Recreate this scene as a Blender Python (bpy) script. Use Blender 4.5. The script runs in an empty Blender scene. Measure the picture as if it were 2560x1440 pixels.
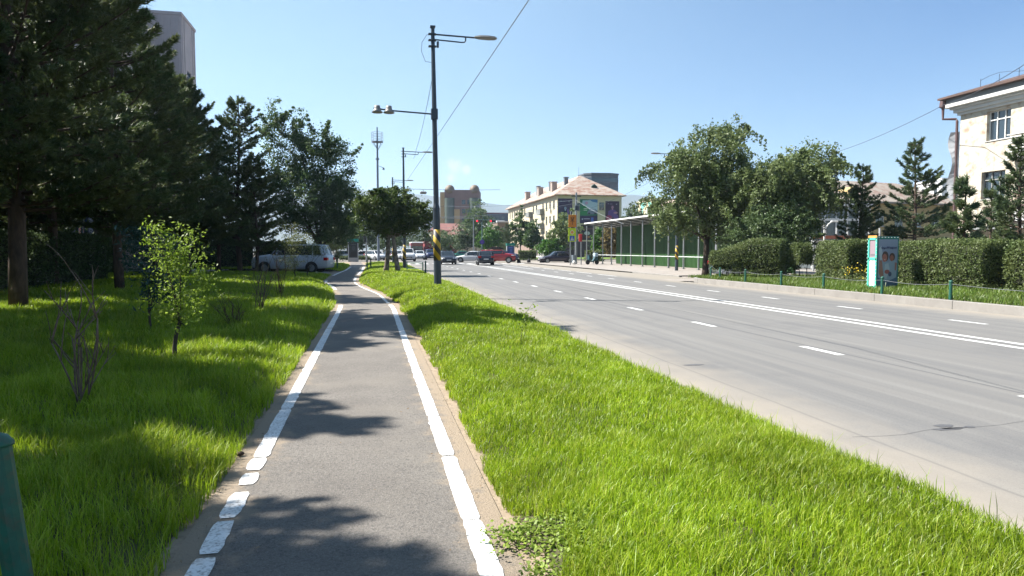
import bpy, math, random
import numpy as np
from mathutils import Vector, Matrix
R = math.radians
sc = bpy.context.scene
COL = sc.collection

# ---------------------------------------------------------------- camera
H = 1.65; F = 1707.0; YAW = R(11.59); PITCH = R(3.22)
cd = bpy.data.cameras.new('camera'); cam = bpy.data.objects.new('camera', cd); COL.objects.link(cam)
cd.lens = 24.0; cd.sensor_width = 36.0; cd.clip_start = 0.05; cd.clip_end = 30000
cam.location = (0, 0, H); cam.rotation_euler = (R(90) - PITCH, 0, -YAW)
sc.camera = cam
CM = Matrix.Rotation(-YAW, 3, 'Z') @ Matrix.Rotation(R(90) - PITCH, 3, 'X')
# ---------------------------------------------------------------- world, sun, exposure
SUN = Vector((-.82, .33, 1.0)).normalized()
w = bpy.data.worlds.new('World'); sc.world = w; w.use_nodes = True
nt = w.node_tree; nt.nodes.clear()
out = nt.nodes.new('ShaderNodeOutputWorld'); bg = nt.nodes.new('ShaderNodeBackground')
sky = nt.nodes.new('ShaderNodeTexSky'); sky.sky_type = 'NISHITA'; sky.sun_disc = False
sky.sun_elevation = math.asin(SUN.z); sky.sun_rotation = math.atan2(SUN.x, SUN.y)
sky.altitude = 1300; sky.air_density = 1.0; sky.dust_density = 0.6; sky.ozone_density = 1.6
bg.inputs[1].default_value = 0.1
tcw = nt.nodes.new('ShaderNodeTexCoord')
def cloud_dir(px, py):
    d = CM @ Vector(((px - 1280) / F, -(py - 720) / F, -1)); return d.normalized()
nz = nt.nodes.new('ShaderNodeTexNoise'); nz.inputs['Scale'].default_value = 70; nz.inputs['Detail'].default_value = 5
nt.links.new(tcw.outputs['Generated'], nz.inputs['Vector'])
acc = None
for (px, py, rad) in ((1135, 414, .018), (1165, 424, .012), (1128, 446, .012)):
    dd = cloud_dir(px, py)
    vm = nt.nodes.new('ShaderNodeVectorMath'); vm.operation = 'DISTANCE'
    nt.links.new(tcw.outputs['Generated'], vm.inputs[0]); vm.inputs[1].default_value = dd
    mr = nt.nodes.new('ShaderNodeMapRange'); mr.inputs[1].default_value = 0; mr.inputs[2].default_value = rad
    mr.inputs[3].default_value = 1; mr.inputs[4].default_value = 0
    nt.links.new(vm.outputs['Value'], mr.inputs[0])
    if acc is None: acc = mr.outputs[0]
    else:
        mx = nt.nodes.new('ShaderNodeMath'); mx.operation = 'MAXIMUM'
        nt.links.new(acc, mx.inputs[0]); nt.links.new(mr.outputs[0], mx.inputs[1]); acc = mx.outputs[0]
mm = nt.nodes.new('ShaderNodeMath'); mm.operation = 'MULTIPLY'
nt.links.new(acc, mm.inputs[0]); nt.links.new(nz.outputs[0], mm.inputs[1])
mr = nt.nodes.new('ShaderNodeMapRange'); mr.inputs[1].default_value = .12; mr.inputs[2].default_value = .42
mr.inputs[3].default_value = 0; mr.inputs[4].default_value = .8; nt.links.new(mm.outputs[0], mr.inputs[0])
mix = nt.nodes.new('ShaderNodeMix'); mix.data_type = 'RGBA'
gm = nt.nodes.new('ShaderNodeGamma'); gm.inputs[1].default_value = .66; nt.links.new(sky.outputs[0], gm.inputs[0])
ml = nt.nodes.new('ShaderNodeVectorMath'); ml.operation = 'MULTIPLY'; nt.links.new(gm.outputs[0], ml.inputs[0]); ml.inputs[1].default_value = (.86, 1.04, 1.07)
dp = nt.nodes.new('ShaderNodeVectorMath'); dp.operation = 'DOT_PRODUCT'; nt.links.new(tcw.outputs['Generated'], dp.inputs[0]); dp.inputs[1].default_value = SUN
r1 = nt.nodes.new('ShaderNodeMapRange'); nt.links.new(dp.outputs['Value'], r1.inputs[0]); r1.inputs[1].default_value = -.05; r1.inputs[2].default_value = .38; r1.inputs[3].default_value = 1; r1.inputs[4].default_value = .05
sz_ = nt.nodes.new('ShaderNodeSeparateXYZ'); nt.links.new(tcw.outputs['Generated'], sz_.inputs[0])
r2 = nt.nodes.new('ShaderNodeMapRange'); nt.links.new(sz_.outputs[2], r2.inputs[0]); r2.inputs[1].default_value = .02; r2.inputs[2].default_value = .36
fm = nt.nodes.new('ShaderNodeMath'); fm.operation = 'MULTIPLY'; nt.links.new(r1.outputs[0], fm.inputs[0]); nt.links.new(r2.outputs[0], fm.inputs[1])
gx = nt.nodes.new('ShaderNodeMix'); gx.data_type = 'RGBA'; gx.inputs[6].default_value = (1, 1, 1, 1); gx.inputs[7].default_value = (.22, .45, .76, 1); nt.links.new(fm.outputs[0], gx.inputs[0])
m2_ = nt.nodes.new('ShaderNodeVectorMath'); m2_.operation = 'MULTIPLY'; nt.links.new(ml.outputs[0], m2_.inputs[0]); nt.links.new(gx.outputs[2], m2_.inputs[1]); ml = m2_
nt.links.new(mr.outputs[0], mix.inputs[0]); nt.links.new(ml.outputs[0], mix.inputs[6]); mix.inputs[7].default_value = (3.3, 3.2, 3.3, 1)
nt.links.new(mix.outputs[2], bg.inputs[0]); nt.links.new(bg.outputs[0], out.inputs[0])
sl = bpy.data.lights.new('sun', 'SUN'); sun = bpy.data.objects.new('sun', sl); COL.objects.link(sun)
sl.energy = 5.0; sl.angle = R(.53); sl.color = (1.0, .955, .88)
sun.rotation_euler = (-SUN).to_track_quat('-Z', 'Y').to_euler(); sun.location = (-30, 10, 60)
sc.view_settings.view_transform = 'Standard'; sc.view_settings.look = 'None'; sc.view_settings.gamma = 1
sc.view_settings.exposure = 1.62
sc.cycles.max_bounces = 6; sc.cycles.diffuse_bounces = 3; sc.cycles.glossy_bounces = 2; sc.cycles.transmission_bounces = 3
sc.cycles.transparent_max_bounces = 4; sc.cycles.caustics_reflective = False; sc.cycles.caustics_refractive = False

# ---------------------------------------------------------------- pixel -> world helpers (photo pixels, 2560 wide)
def ray(px, py): return CM @ Vector(((px - 1280) / F, -(py - 720) / F, -1))
def G(px, py, z=0.0):
    d = ray(px, py); t = (z - H) / d.z; return Vector((d.x * t, d.y * t, z))
def PY(px, Y, py=624, z=None):
    d = ray(px, py); t = Y / d.y; p = Vector((d.x * t, Y, H + d.z * t))
    if z is not None: p.z = z
    return p
def PX(px, X, py=624, z=None):
    d = ray(px, py); t = X / d.x; p = Vector((X, d.y * t, H + d.z * t))
    if z is not None: p.z = z
    return p
def PD(px, D, py=624, z=None):
    d = ray(px, 624); k = D / (d.x * math.sin(YAW) + d.y * math.cos(YAW))
    d2 = ray(px, py); k2 = D / (d2.x * math.sin(YAW) + d2.y * math.cos(YAW))
    p = Vector((d2.x * k2, d2.y * k2, H + d2.z * k2))
    if z is not None: p.z = z
    return p

# ---------------------------------------------------------------- materials
def N(nt, t, **kw):
    n = nt.nodes.new(t)
    for k, v in kw.items(): setattr(n, k, v)
    return n
_m = {}; AL = .80
def mat(name, col, rough=.7, col2=None, scale=3.0, detail=6, bump=0, bscale=None, metal=0, spec=.4, trans=0, coord='pos',
        stretch=None, lo=.35, hi=.65, col3=None, scale3=20, amt3=.5, alpha=None):
    if name in _m: return _m[name]
    col = tuple(x * AL for x in col); col2 = col2 and tuple(x * AL for x in col2); col3 = col3 and tuple(x * AL for x in col3)
    m = bpy.data.materials.new(name); m.use_nodes = True; nt = m.node_tree; L = nt.links
    b = nt.nodes['Principled BSDF']; o = nt.nodes['Material Output']
    b.inputs['Roughness'].default_value = rough; b.inputs['Metallic'].default_value = metal
    b.inputs['Specular IOR Level'].default_value = spec
    b.inputs['Base Color'].default_value = (*col, 1)
    src = None
    if col2 or bump:
        if coord == 'pos': g = N(nt, 'ShaderNodeNewGeometry'); v = g.outputs['Position']
        else: g = N(nt, 'ShaderNodeTexCoord'); v = g.outputs['Object']
        if stretch:
            mp = N(nt, 'ShaderNodeMapping'); mp.inputs['Scale'].default_value = stretch
            L.new(v, mp.inputs[0]); v = mp.outputs[0]
    if col2:
        n = N(nt, 'ShaderNodeTexNoise'); n.inputs['Scale'].default_value = scale; n.inputs['Detail'].default_value = detail
        n.inputs['Roughness'].default_value = .65
        L.new(v, n.inputs['Vector'])
        mr = N(nt, 'ShaderNodeMapRange'); mr.inputs[1].default_value = lo; mr.inputs[2].default_value = hi
        L.new(n.outputs[0], mr.inputs[0])
        mx = N(nt, 'ShaderNodeMix', data_type='RGBA'); mx.inputs[6].default_value = (*col, 1); mx.inputs[7].default_value = (*col2, 1)
        L.new(mr.outputs[0], mx.inputs[0]); src = mx.outputs[2]
        if col3:
            n3 = N(nt, 'ShaderNodeTexNoise'); n3.inputs['Scale'].default_value = scale3; n3.inputs['Detail'].default_value = 4
            L.new(v, n3.inputs['Vector'])
            m3 = N(nt, 'ShaderNodeMapRange'); m3.inputs[1].default_value = .5; m3.inputs[2].default_value = .72
            m3.inputs[4].default_value = amt3; L.new(n3.outputs[0], m3.inputs[0])
            mx3 = N(nt, 'ShaderNodeMix', data_type='RGBA'); mx3.inputs[7].default_value = (*col3, 1)
            L.new(m3.outputs[0], mx3.inputs[0]); L.new(src, mx3.inputs[6]); src = mx3.outputs[2]
        L.new(src, b.inputs['Base Color'])
    if bump:
        n = N(nt, 'ShaderNodeTexNoise'); n.inputs['Scale'].default_value = bscale or scale * 4; n.inputs['Detail'].default_value = 4
        L.new(v, n.inputs['Vector'])
        bp = N(nt, 'ShaderNodeBump'); bp.inputs['Strength'].default_value = bump; bp.inputs['Distance'].default_value = .01
        L.new(n.outputs[0], bp.inputs['Height']); L.new(bp.outputs[0], b.inputs['Normal'])
    if trans:
        t = N(nt, 'ShaderNodeBsdfTranslucent'); ms = N(nt, 'ShaderNodeMixShader'); ms.inputs[0].default_value = trans
        if src: L.new(src, t.inputs[0])
        else: t.inputs[0].default_value = (*col, 1)
        L.new(b.outputs[0], ms.inputs[1]); L.new(t.outputs[0], ms.inputs[2]); L.new(ms.outputs[0], o.inputs[0])
    _m[name] = m; return m
def flat(c, rough=.5, metal=0, spec=.4):
    return mat('paint_%.3f_%.3f_%.3f_%.2f_%.1f' % (*c, rough, metal), c, rough, metal=metal, spec=spec)

M_steel = mat('galvanised_steel', (.34, .36, .37), .45, (.26, .28, .30), scale=6, metal=.5)
M_dark = mat('dark_blue_grey_paint', (.035, .05, .07), .45, (.05, .068, .09), scale=5, bump=.1)
M_tyre = mat('tyre_rubber', (.018, .018, .019), .8)
M_glass = mat('window_glass', (.03, .045, .06), .06, spec=.9)
M_cglass = mat('car_glass', (.02, .028, .035), .04, spec=.8)
M_chrome = mat('chrome', (.6, .6, .62), .15, metal=1)
M_white = mat('white_paint', (.78, .78, .76), .55)
M_conc = mat('concrete', (.36, .35, .33), .85, (.27, .26, .245), scale=2.5, bump=.3, bscale=40, col3=(.45, .43, .4), scale3=.8, amt3=.5)
M_bark = mat('bark', (.10, .075, .055), .9, (.05, .04, .03), scale=9, coord='obj', stretch=(1, 1, .25), bump=.8, bscale=30)
M_pbark = mat('pine_bark', (.13, .085, .06), .9, (.06, .042, .032), scale=9, coord='obj', stretch=(1, 1, .3), bump=.8, bscale=30)
M_bpost = mat('green_enamel', (.015, .13, .09), .5, (.012, .095, .065), scale=12, col3=(.10, .075, .05), scale3=25, amt3=.5)

# ---------------------------------------------------------------- mesh helpers
def smooth(me): me.polygons.foreach_set('use_smooth', [True] * len(me.polygons)); me.update()
def link(o, parent=None, label=None, cat=None, group=None, kind=None):
    COL.objects.link(o)
    if parent is not None: o.parent = parent
    return tag(o, label, cat, group, kind)
def tag(o, label=None, cat=None, group=None, kind=None):
    if label: o['label'] = label
    if cat: o['category'] = cat
    if group: o['group'] = group
    if kind: o['kind'] = kind
    return o
def thing(name, label, cat, loc=(0, 0, 0), rz=0, group=None):
    o = bpy.data.objects.new(name, None); o.location = loc; o.rotation_euler = (0, 0, rz); o.empty_display_size = .2
    return link(o, None, label, cat, group)
def fastmesh(name, V, faces):   # faces: list of (n,k) int arrays, optional material index
    me = bpy.data.meshes.new(name); V = np.asarray(V, np.float32)
    me.vertices.add(len(V)); me.vertices.foreach_set('co', V.ravel())
    loops = []; starts = []; mi = []; s = 0
    for f in faces:
        idx, m = f if isinstance(f, tuple) else (f, 0)
        idx = np.asarray(idx, np.int32)
        if not len(idx): continue
        k = idx.shape[1]; loops.append(idx.ravel()); starts.append(s + k * np.arange(len(idx))); s += idx.size
        mi.append(np.full(len(idx), m))
    loops = np.concatenate(loops); starts = np.concatenate(starts); mi = np.concatenate(mi)
    me.loops.add(len(loops)); me.loops.foreach_set('vertex_index', loops.astype(np.int32))
    me.polygons.add(len(starts)); me.polygons.foreach_set('loop_start', starts.astype(np.int32))
    me.polygons.foreach_set('material_index', mi.astype(np.int32))
    me.update(calc_edges=True); return me
class MB:
    def __init__(s): s.v = []; s.f = []; s.m = []; s.M = Matrix.Identity(4); s.mi = 0
    def add(s, vs, fs):
        b = len(s.v); s.v += [tuple(s.M @ Vector(v)) for v in vs]
        s.f += [tuple(b + i for i in f) for f in fs]; s.m += [s.mi] * len(fs); return s
    def quad(s, *p): return s.add(p, [tuple(range(len(p)))])
    def box(s, c, d, rz=0, bev=0):
        x, y, z = [k / 2 for k in d]; Mx = Matrix.Translation(c) @ Matrix.Rotation(rz, 4, 'Z')
        if bev:
            b = min(bev, x * .9, y * .9, z * .9); vs = []
            for zz, q in ((-z, b), (-z + b, 0), (z - b, 0), (z, b)):
                X = x - q; Y = y - q; k = b if q == 0 else b * .3
                vs += [(-X + k, -Y, zz), (X - k, -Y, zz), (X, -Y + k, zz), (X, Y - k, zz), (X - k, Y, zz), (-X + k, Y, zz), (-X, Y - k, zz), (-X, -Y + k, zz)]
            fs = [tuple(reversed(range(8))), tuple(range(24, 32))]
            for r in range(3):
                for i in range(8): j = (i + 1) % 8; fs.append((r * 8 + i, r * 8 + j, r * 8 + 8 + j, r * 8 + 8 + i))
        else:
            vs = [(-x, -y, -z), (x, -y, -z), (x, y, -z), (-x, y, -z), (-x, -y, z), (x, -y, z), (x, y, z), (-x, y, z)]
            fs = [(3, 2, 1, 0), (4, 5, 6, 7), (0, 1, 5, 4), (1, 2, 6, 5), (2, 3, 7, 6), (3, 0, 4, 7)]
        return s.add([Mx @ Vector(v) for v in vs], fs)
    def b2(s, x0, x1, y0, y1, z0, z1): return s.box(((x0 + x1) / 2, (y0 + y1) / 2, (z0 + z1) / 2), (abs(x1 - x0), abs(y1 - y0), abs(z1 - z0)))
    def tube(s, pts, r, n=8, cap=True):
        pts = [Vector(p) for p in pts]; rs = r if isinstance(r, (list, tuple)) else [r] * len(pts)
        vs = []; fs = []; a = None
        for i, p in enumerate(pts):
            t = (pts[min(i + 1, len(pts) - 1)] - pts[max(i - 1, 0)]).normalized()
            if a is None: a = t.orthogonal().normalized()
            else:
                a = a - t * a.dot(t)
                a = a.normalized() if a.length > 1e-5 else t.orthogonal().normalized()
            b = t.cross(a)
            for k in range(n):
                q = 2 * math.pi * k / n; vs.append(p + (a * math.cos(q) + b * math.sin(q)) * rs[i])
        for i in range(len(pts) - 1):
            for k in range(n): fs.append((i * n + k, i * n + (k + 1) % n, (i + 1) * n + (k + 1) % n, (i + 1) * n + k))
        if cap: fs.append(tuple(reversed(range(n)))); fs.append(tuple(range((len(pts) - 1) * n, len(pts) * n)))
        return s.add(vs, fs)
    def loft(s, rings, close=True, cap=True):
        n = len(rings[0]); vs = [v for r in rings for v in r]; fs = []
        for i in range(len(rings) - 1):
            for k in range(n if close else n - 1): fs.append((i * n + k, i * n + (k + 1) % n, (i + 1) * n + (k + 1) % n, (i + 1) * n + k))
        if cap: fs.append(tuple(reversed(range(n)))); fs.append(tuple(range((len(rings) - 1) * n, len(rings) * n)))
        return s.add(vs, fs)
    def build(s, name, mats, parent=None, sm=False, **kw):
        me = bpy.data.meshes.new(name); me.from_pydata(s.v, [], s.f)
        for m in (mats if isinstance(mats, (list, tuple)) else [mats]): me.materials.append(m)
        me.polygons.foreach_set('material_index', s.m); me.update()
        if sm: smooth(me)
        return link(bpy.data.objects.new(name, me), parent, **kw)
def copy_tree(o, parent=None):
    c = o.copy(); COL.objects.link(c); c.parent = parent
    for ch in o.children: copy_tree(ch, c)
    return c

# ================================================================ GROUND
rng = np.random.default_rng(7)
def noise1(x, seed=0):
    x = np.asarray(x, float); r = np.random.default_rng(seed).random(4096) * 2 - 1
    i = np.floor(x).astype(int); f = x - i; f = f * f * (3 - 2 * f)
    return r[i % 4096] * (1 - f) + r[(i + 1) % 4096] * f
def noise2(x, y, seed=0):
    r = np.random.default_rng(seed).random((256, 256)) * 2 - 1
    xi = np.floor(x).astype(int); yi = np.floor(y).astype(int); fx = x - xi; fy = y - yi
    fx = fx * fx * (3 - 2 * fx); fy = fy * fy * (3 - 2 * fy)
    g = lambda a, b: r[a % 256, b % 256]
    return (g(xi, yi) * (1 - fx) + g(xi + 1, yi) * fx) * (1 - fy) + (g(xi, yi + 1) * (1 - fx) + g(xi + 1, yi + 1) * fx) * fy

def edge(pix):
    p = [G(a, b, .02) for a, b in pix]; return np.array([q.y for q in p]), np.array([q.x for q in p])
yl, xl = edge([(847, 750), (839, 730), (830, 718), (809, 706), (826, 691), (846, 682), (862, 676), (877, 666), (872, 657)])
yr, xr = edge([(972, 757), (950, 735), (910, 720), (888, 707), (894, 690), (905, 680), (909, 673), (913, 665), (905, 656)])
yl = np.concatenate([[-4, 20], yl]); xl = np.concatenate([[-.93, -.93], xl])
yr = np.concatenate([[-4, 20], yr]); xr = np.concatenate([[.62, .62], xr])
def smooth_interp(Y, a, b):
    Y = np.asarray(Y, float); return (np.interp(Y - 1.2, a, b) + np.interp(Y, a, b) * 2 + np.interp(Y + 1.2, a, b)) / 4
PL = lambda Y: smooth_interp(Y, yl, xl)
PR = lambda Y: smooth_interp(Y, yr, xr)
def sstep(a, b, x): t = np.clip((np.asarray(x, float) - a) / (b - a), 0, 1); return t * t * (3 - 2 * t)
def hv(X, Y):   # verge between path and road
    s = np.clip((X - PR(Y) - .2) / np.maximum(3.35 - PR(Y) - .2, .3), 0, 1)
    return .03 + .10 * sstep(0, .12, s) + (.06 + .24 * sstep(12, 21, Y) * (1 - .6 * sstep(30, 44, Y))) * np.sin(np.pi * np.clip(s * .9 + .05, 0, 1)) + .03 * noise2(X * 1.3, Y * 1.1, 3)
def hl(X, Y):   # left lawn
    d = np.clip(PL(Y) - .15 - X, 0, 99)
    return .03 + .12 * sstep(0, .7, d) + .10 * sstep(.5, 5, d) + .06 * noise2(X * .8 + 9, Y * .8, 5) * sstep(0, 1, d)
def sheet(name, x0, x1, ys, nx, hf, m, thick=0, **kw):
    V = []; ny = len(ys)
    for y in ys:
        a = float(x0(y) if callable(x0) else x0); b = float(x1(y) if callable(x1) else x1)
        for i in range(nx + 1): V.append((a + (b - a) * i / nx, y, 0))
    V = np.array(V); V[:, 2] = hf(V[:, 0], V[:, 1])
    idx = np.arange(ny * (nx + 1)).reshape(ny, nx + 1)
    q = np.stack([idx[:-1, :-1], idx[:-1, 1:], idx[1:, 1:], idx[1:, :-1]], -1).reshape(-1, 4)
    me = fastmesh(name, V, [q]); me.materials.append(m); smooth(me)
    return link(bpy.data.objects.new(name, me), **kw)

M_ground = mat('dusty_ground', (.24, .225, .20), .9, (.17, .16, .15), scale=.3, bump=.2, bscale=20)
me = fastmesh('ground', [(-6000, -300, -.04), (6000, -300, -.04), (6000, 9000, -.04), (-6000, 9000, -.04)], [np.array([[0, 1, 2, 3]])])
me.materials.append(M_ground); link(bpy.data.objects.new('ground', me), kind='structure')

def road_material():
    m = bpy.data.materials.new('road_asphalt'); m.use_nodes = True; nt = m.node_tree; L = nt.links; b = nt.nodes['Principled BSDF']
    g = N(nt, 'ShaderNodeNewGeometry'); sx = N(nt, 'ShaderNodeSeparateXYZ'); L.new(g.outputs['Position'], sx.inputs[0])
    def noise(scale, st=(1, 1, 1), det=5, rough=.6):
        mp = N(nt, 'ShaderNodeMapping'); mp.inputs['Scale'].default_value = st; L.new(g.outputs['Position'], mp.inputs[0])
        n = N(nt, 'ShaderNodeTexNoise'); n.inputs['Scale'].default_value = scale; n.inputs['Detail'].default_value = det; n.inputs['Roughness'].default_value = rough
        L.new(mp.outputs[0], n.inputs['Vector']); return n.outputs[0]
    def rng_(v, a, b_, c=0, d=1):
        r = N(nt, 'ShaderNodeMapRange'); r.inputs[1].default_value = a; r.inputs[2].default_value = b_; r.inputs[3].default_value = c; r.inputs[4].default_value = d
        L.new(v, r.inputs[0]); return r.outputs[0]
    def mix(f, A, B):
        x = N(nt, 'ShaderNodeMix', data_type='RGBA')
        for k, s_ in ((6, A), (7, B)):
            if isinstance(s_, tuple): x.inputs[k].default_value = (*[q * AL for q in s_], 1)
            else: L.new(s_, x.inputs[k])
        L.new(f, x.inputs[0]); return x.outputs[2]
    def math_(op, a, b_):
        x = N(nt, 'ShaderNodeMath', operation=op)
        for k, s_ in ((0, a), (1, b_)):
            if isinstance(s_, (int, float)): x.inputs[k].default_value = s_
            else: L.new(s_, x.inputs[k])
        return x.outputs[0]
    c = mix(rng_(noise(1.2, (1.4, .10, 1)), .32, .68), (.178, .172, .163), (.232, .223, .205))
    c = mix(rng_(noise(.25, (1, .5, 1)), .35, .65, 0, .7), c, (.212, .206, .196))
    c = mix(rng_(noise(2.1, (1.6, .035, 1), 4), .42, .62, 0, .55), c, (.135, .135, .137))
    c = mix(rng_(noise(3.3, (1.3, .03, 1), 4), .52, .66, 0, .5), c, (.265, .258, .24))
    c = mix(rng_(noise(.35, (1, 1, 1), 7, .7), .54, .62, 0, .35), c, (.125, .125, .128))
    c = mix(rng_(noise(40, det=4, rough=.75), .50, .68, 0, .5), c, (.10, .098, .098))
    c = mix(rng_(noise(90, det=3), .40, .66, 0, .45), c, (.10, .10, .105))
    c = mix(rng_(noise(160, det=2), .60, .75, 0, .5), c, (.36, .35, .33))
    # dust at both kerbs
    nx = math_('MULTIPLY', math_('SUBTRACT', noise(1.1, det=6), .5), 1.6)
    dl = rng_(math_('ADD', sx.outputs[0], nx), 3.5, 4.9, .85, 0)
    dr = rng_(math_('ADD', sx.outputs[0], nx), 14.4, 15.6, 0, .7)
    c = mix(math_('MAXIMUM', dl, dr), c, (.33, .29, .235))
    # construction joints
    for X, wd, am in ((7.32, .018, .75), (13.45, .016, .5), (4.25, .012, .35)):
        if am:
            d = math_('ABSOLUTE', math_('SUBTRACT', math_('ADD', sx.outputs[0], math_('MULTIPLY', noise(.8), .08)), X + .04), 0)
            c = mix(rng_(d, wd * .5, wd * 2, am, 0), c, (.085, .085, .088))
    L.new(c, b.inputs['Base Color']); b.inputs['Roughness'].default_value = .82; b.inputs['Specular IOR Level'].default_value = .35
    bp = N(nt, 'ShaderNodeBump'); bp.inputs['Strength'].default_value = .5; bp.inputs['Distance'].default_value = .004
    L.new(noise(140, det=3), bp.inputs['Height']); L.new(bp.outputs[0], b.inputs['Normal'])
    return m
M_road = road_material()
sheet('road', 3.38, 15.72, np.array([-12, 36.]), 1, lambda x, y: x * 0, M_road, kind='structure')
sheet('road_wide', 3.38, 18.0, np.array([36., 84.]), 1, lambda x, y: x * 0, M_road, kind='structure')
sheet('crossroad', -120., 140., np.array([84., 104.]), 1, lambda x, y: x * 0, M_road, kind='structure')
sheet('road_far', 3.38, 18.0, np.array([104., 700.]), 1, lambda x, y: x * 0, M_road, kind='structure')

# ---- cycle path
def path_material():
    m = bpy.data.materials.new('path_asphalt'); m.use_nodes = True; nt = m.node_tree; L = nt.links; b = nt.nodes['Principled BSDF']
    g = N(nt, 'ShaderNodeNewGeometry'); at = N(nt, 'ShaderNodeAttribute'); at.attribute_name = 'edge'
    def noise(scale, det=5, rough=.6):
        n = N(nt, 'ShaderNodeTexNoise'); n.inputs['Scale'].default_value = scale; n.inputs['Detail'].default_value = det; n.inputs['Roughness'].default_value = rough
        L.new(g.outputs['Position'], n.inputs['Vector']); return n.outputs[0]
    def rng_(v, a, b_, c=0, d=1):
        r = N(nt, 'ShaderNodeMapRange'); r.inputs[1].default_value = a; r.inputs[2].default_value = b_; r.inputs[3].default_value = c; r.inputs[4].default_value = d
        L.new(v, r.inputs[0]); return r.outputs[0]
    def mix(f, A, B):
        x = N(nt, 'ShaderNodeMix', data_type='RGBA')
        for k, s_ in ((6, A), (7, B)):
            if isinstance(s_, tuple): x.inputs[k].default_value = (*[q * AL for q in s_], 1)
            else: L.new(s_, x.inputs[k])
        L.new(f, x.inputs[0]); return x.outputs[2]
    c = mix(rng_(noise(1.2), .35, .65), (.180, .163, .145), (.228, .208, .184))
    c = mix(rng_(noise(110, 3), .46, .66, 0, .6), c, (.07, .066, .064))
    c = mix(rng_(noise(150, 2), .58, .72, 0, .7), c, (.36, .34, .32))
    c = mix(rng_(noise(38, 4, .75), .50, .66, 0, .75), c, (.085, .08, .078))
    c = mix(rng_(noise(52, 3, .7), .56, .70, 0, .6), c, (.34, .32, .295))
    c = mix(rng_(noise(.55, 6), .48, .68, 0, .55), c, (.26, .235, .20))
    a = N(nt, 'ShaderNodeMath', operation='MULTIPLY_ADD'); L.new(noise(2.2, 8, .7), a.inputs[0]); a.inputs[1].default_value = 1.1; L.new(at.outputs['Fac'], a.inputs[2])
    c = mix(rng_(a.outputs[0], 1.22, 1.42, 0, .9), c, (.34, .27, .195))
    L.new(c, b.inputs['Base Color']); b.inputs['Roughness'].default_value = .88; b.inputs['Specular IOR Level'].default_value = .25
    bp = N(nt, 'ShaderNodeBump'); bp.inputs['Strength'].default_value = 1; bp.inputs['Distance'].default_value = .012
    L.new(noise(60, 5, .75), bp.inputs['Height']); L.new(bp.outputs[0], b.inputs['Normal'])
    return m
ys = np.concatenate([np.arange(-4, 24, .25), np.arange(24, 92, .5)])
po = sheet('cycle_path', lambda y: PL(y) - .12, lambda y: PR(y) + .14, ys, 16, lambda x, y: x * 0 + .02, path_material(), kind='structure')
a = po.data.attributes.new('edge', 'FLOAT', 'POINT')
u = np.tile(np.abs(np.linspace(-1, 1, 17)), len(ys)); a.data.foreach_set('value', u.astype(np.float32))
M_sand = mat('sandy_soil', (.36, .285, .205), .95, (.27, .21, .15), scale=5, bump=.6, bscale=60, col3=(.16, .12, .085), scale3=30, amt3=.5)
sheet('path_verge_sand', lambda y: PL(y) - .75, lambda y: PR(y) + .75, ys, 12, lambda x, y: .008 + .018 * sstep(0, .5, np.maximum(PL(y) - .1 - x, x - PR(y) - .12)) + .006 * noise2(x * 7, y * 7, 4), M_sand, kind='structure')

# ---- painted lines
M_line = mat('road_marking_paint', (.66, .66, .64), .6, (.50, .50, .49), scale=3, lo=.45, hi=.75, bump=.2, bscale=60)
M_pline = mat('worn_white_paint', (.82, .82, .80), .6, (.62, .60, .57), scale=7, lo=.45, hi=.75, col3=(.24, .22, .20), scale3=48, amt3=.95, bump=.35, bscale=90)
def ragged(mb, xf, y0, y1, wd, z, amp, step=.05, seed=0, inner=1.0):
    ysn = np.arange(y0, y1 + step * .5, step); k = len(ysn)
    n1 = noise1(ysn * 9, seed) * .6 + noise1(ysn * 31, seed + 1) * .4; n2 = noise1(ysn * 9, seed + 2) * .6 + noise1(ysn * 31, seed + 3) * .4
    n1 = n1 * (.4 + .8 * (noise1(ysn * .9, seed + 7) > 0)); n2 = n2 * (.4 + .8 * (noise1(ysn * .9, seed + 8) > 0))
    x = np.array([float(xf(y)) for y in ysn]); L_ = x - wd / 2 + n1 * amp; Rr = x + wd / 2 + n2 * amp * inner
    e = np.clip(np.minimum(np.arange(k), np.arange(k)[::-1]) / 1.2, 0, 1); c = (L_ + Rr) / 2
    L_ = c + (L_ - c) * (.75 + .25 * e); Rr = c + (Rr - c) * (.75 + .25 * e)
    vs = []
    for i in range(k): vs += [(L_[i], ysn[i], z), (Rr[i], ysn[i], z)]
    mb.add(vs, [(2 * i, 2 * i + 1, 2 * i + 3, 2 * i + 2) for i in range(k - 1)])
mb = MB()
for i, (a_, b_) in enumerate([(2.75, 3.32), (3.52, 3.78), (3.82, 4.28), (4.32, 4.78), (4.92, 5.18), (5.24, 5.52), (5.56, 7.2), (7.22, 9.4), (9.45, 14.5), (14.56, 20.6)]):
    ragged(mb, lambda y: PL(y) + .055, a_, b_, .12, .026, .010, seed=i * 11)
ragged(mb, lambda y: PL(y) + .06, 28.5, 37, .13, .026, .03, seed=91)
ragged(mb, lambda y: PL(y) + .06, 44, 66, .16, .026, .03, seed=92)
mb.build('path_edge_line', M_pline, kind='structure')
mb = MB()
for i, (a_, b_) in enumerate([(2.2, 3.18), (3.2, 3.98), (3.99, 5.3), (5.315, 6.6), (6.61, 9.3), (9.31, 14), (14.02, 20.4)]):
    ragged(mb, lambda y: PR(y) - .05, a_, b_, .12, .026, .011, seed=i * 13 + 200, inner=.6)
ragged(mb, lambda y: PR(y) - .04, 21, 35, .09, .026, .03, seed=291)
ragged(mb, lambda y: PR(y) - .08, 36.5, 41, .14, .026, .03, seed=292)
ragged(mb, lambda y: PR(y) - .08, 45, 66, .16, .026, .03, seed=293)
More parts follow.
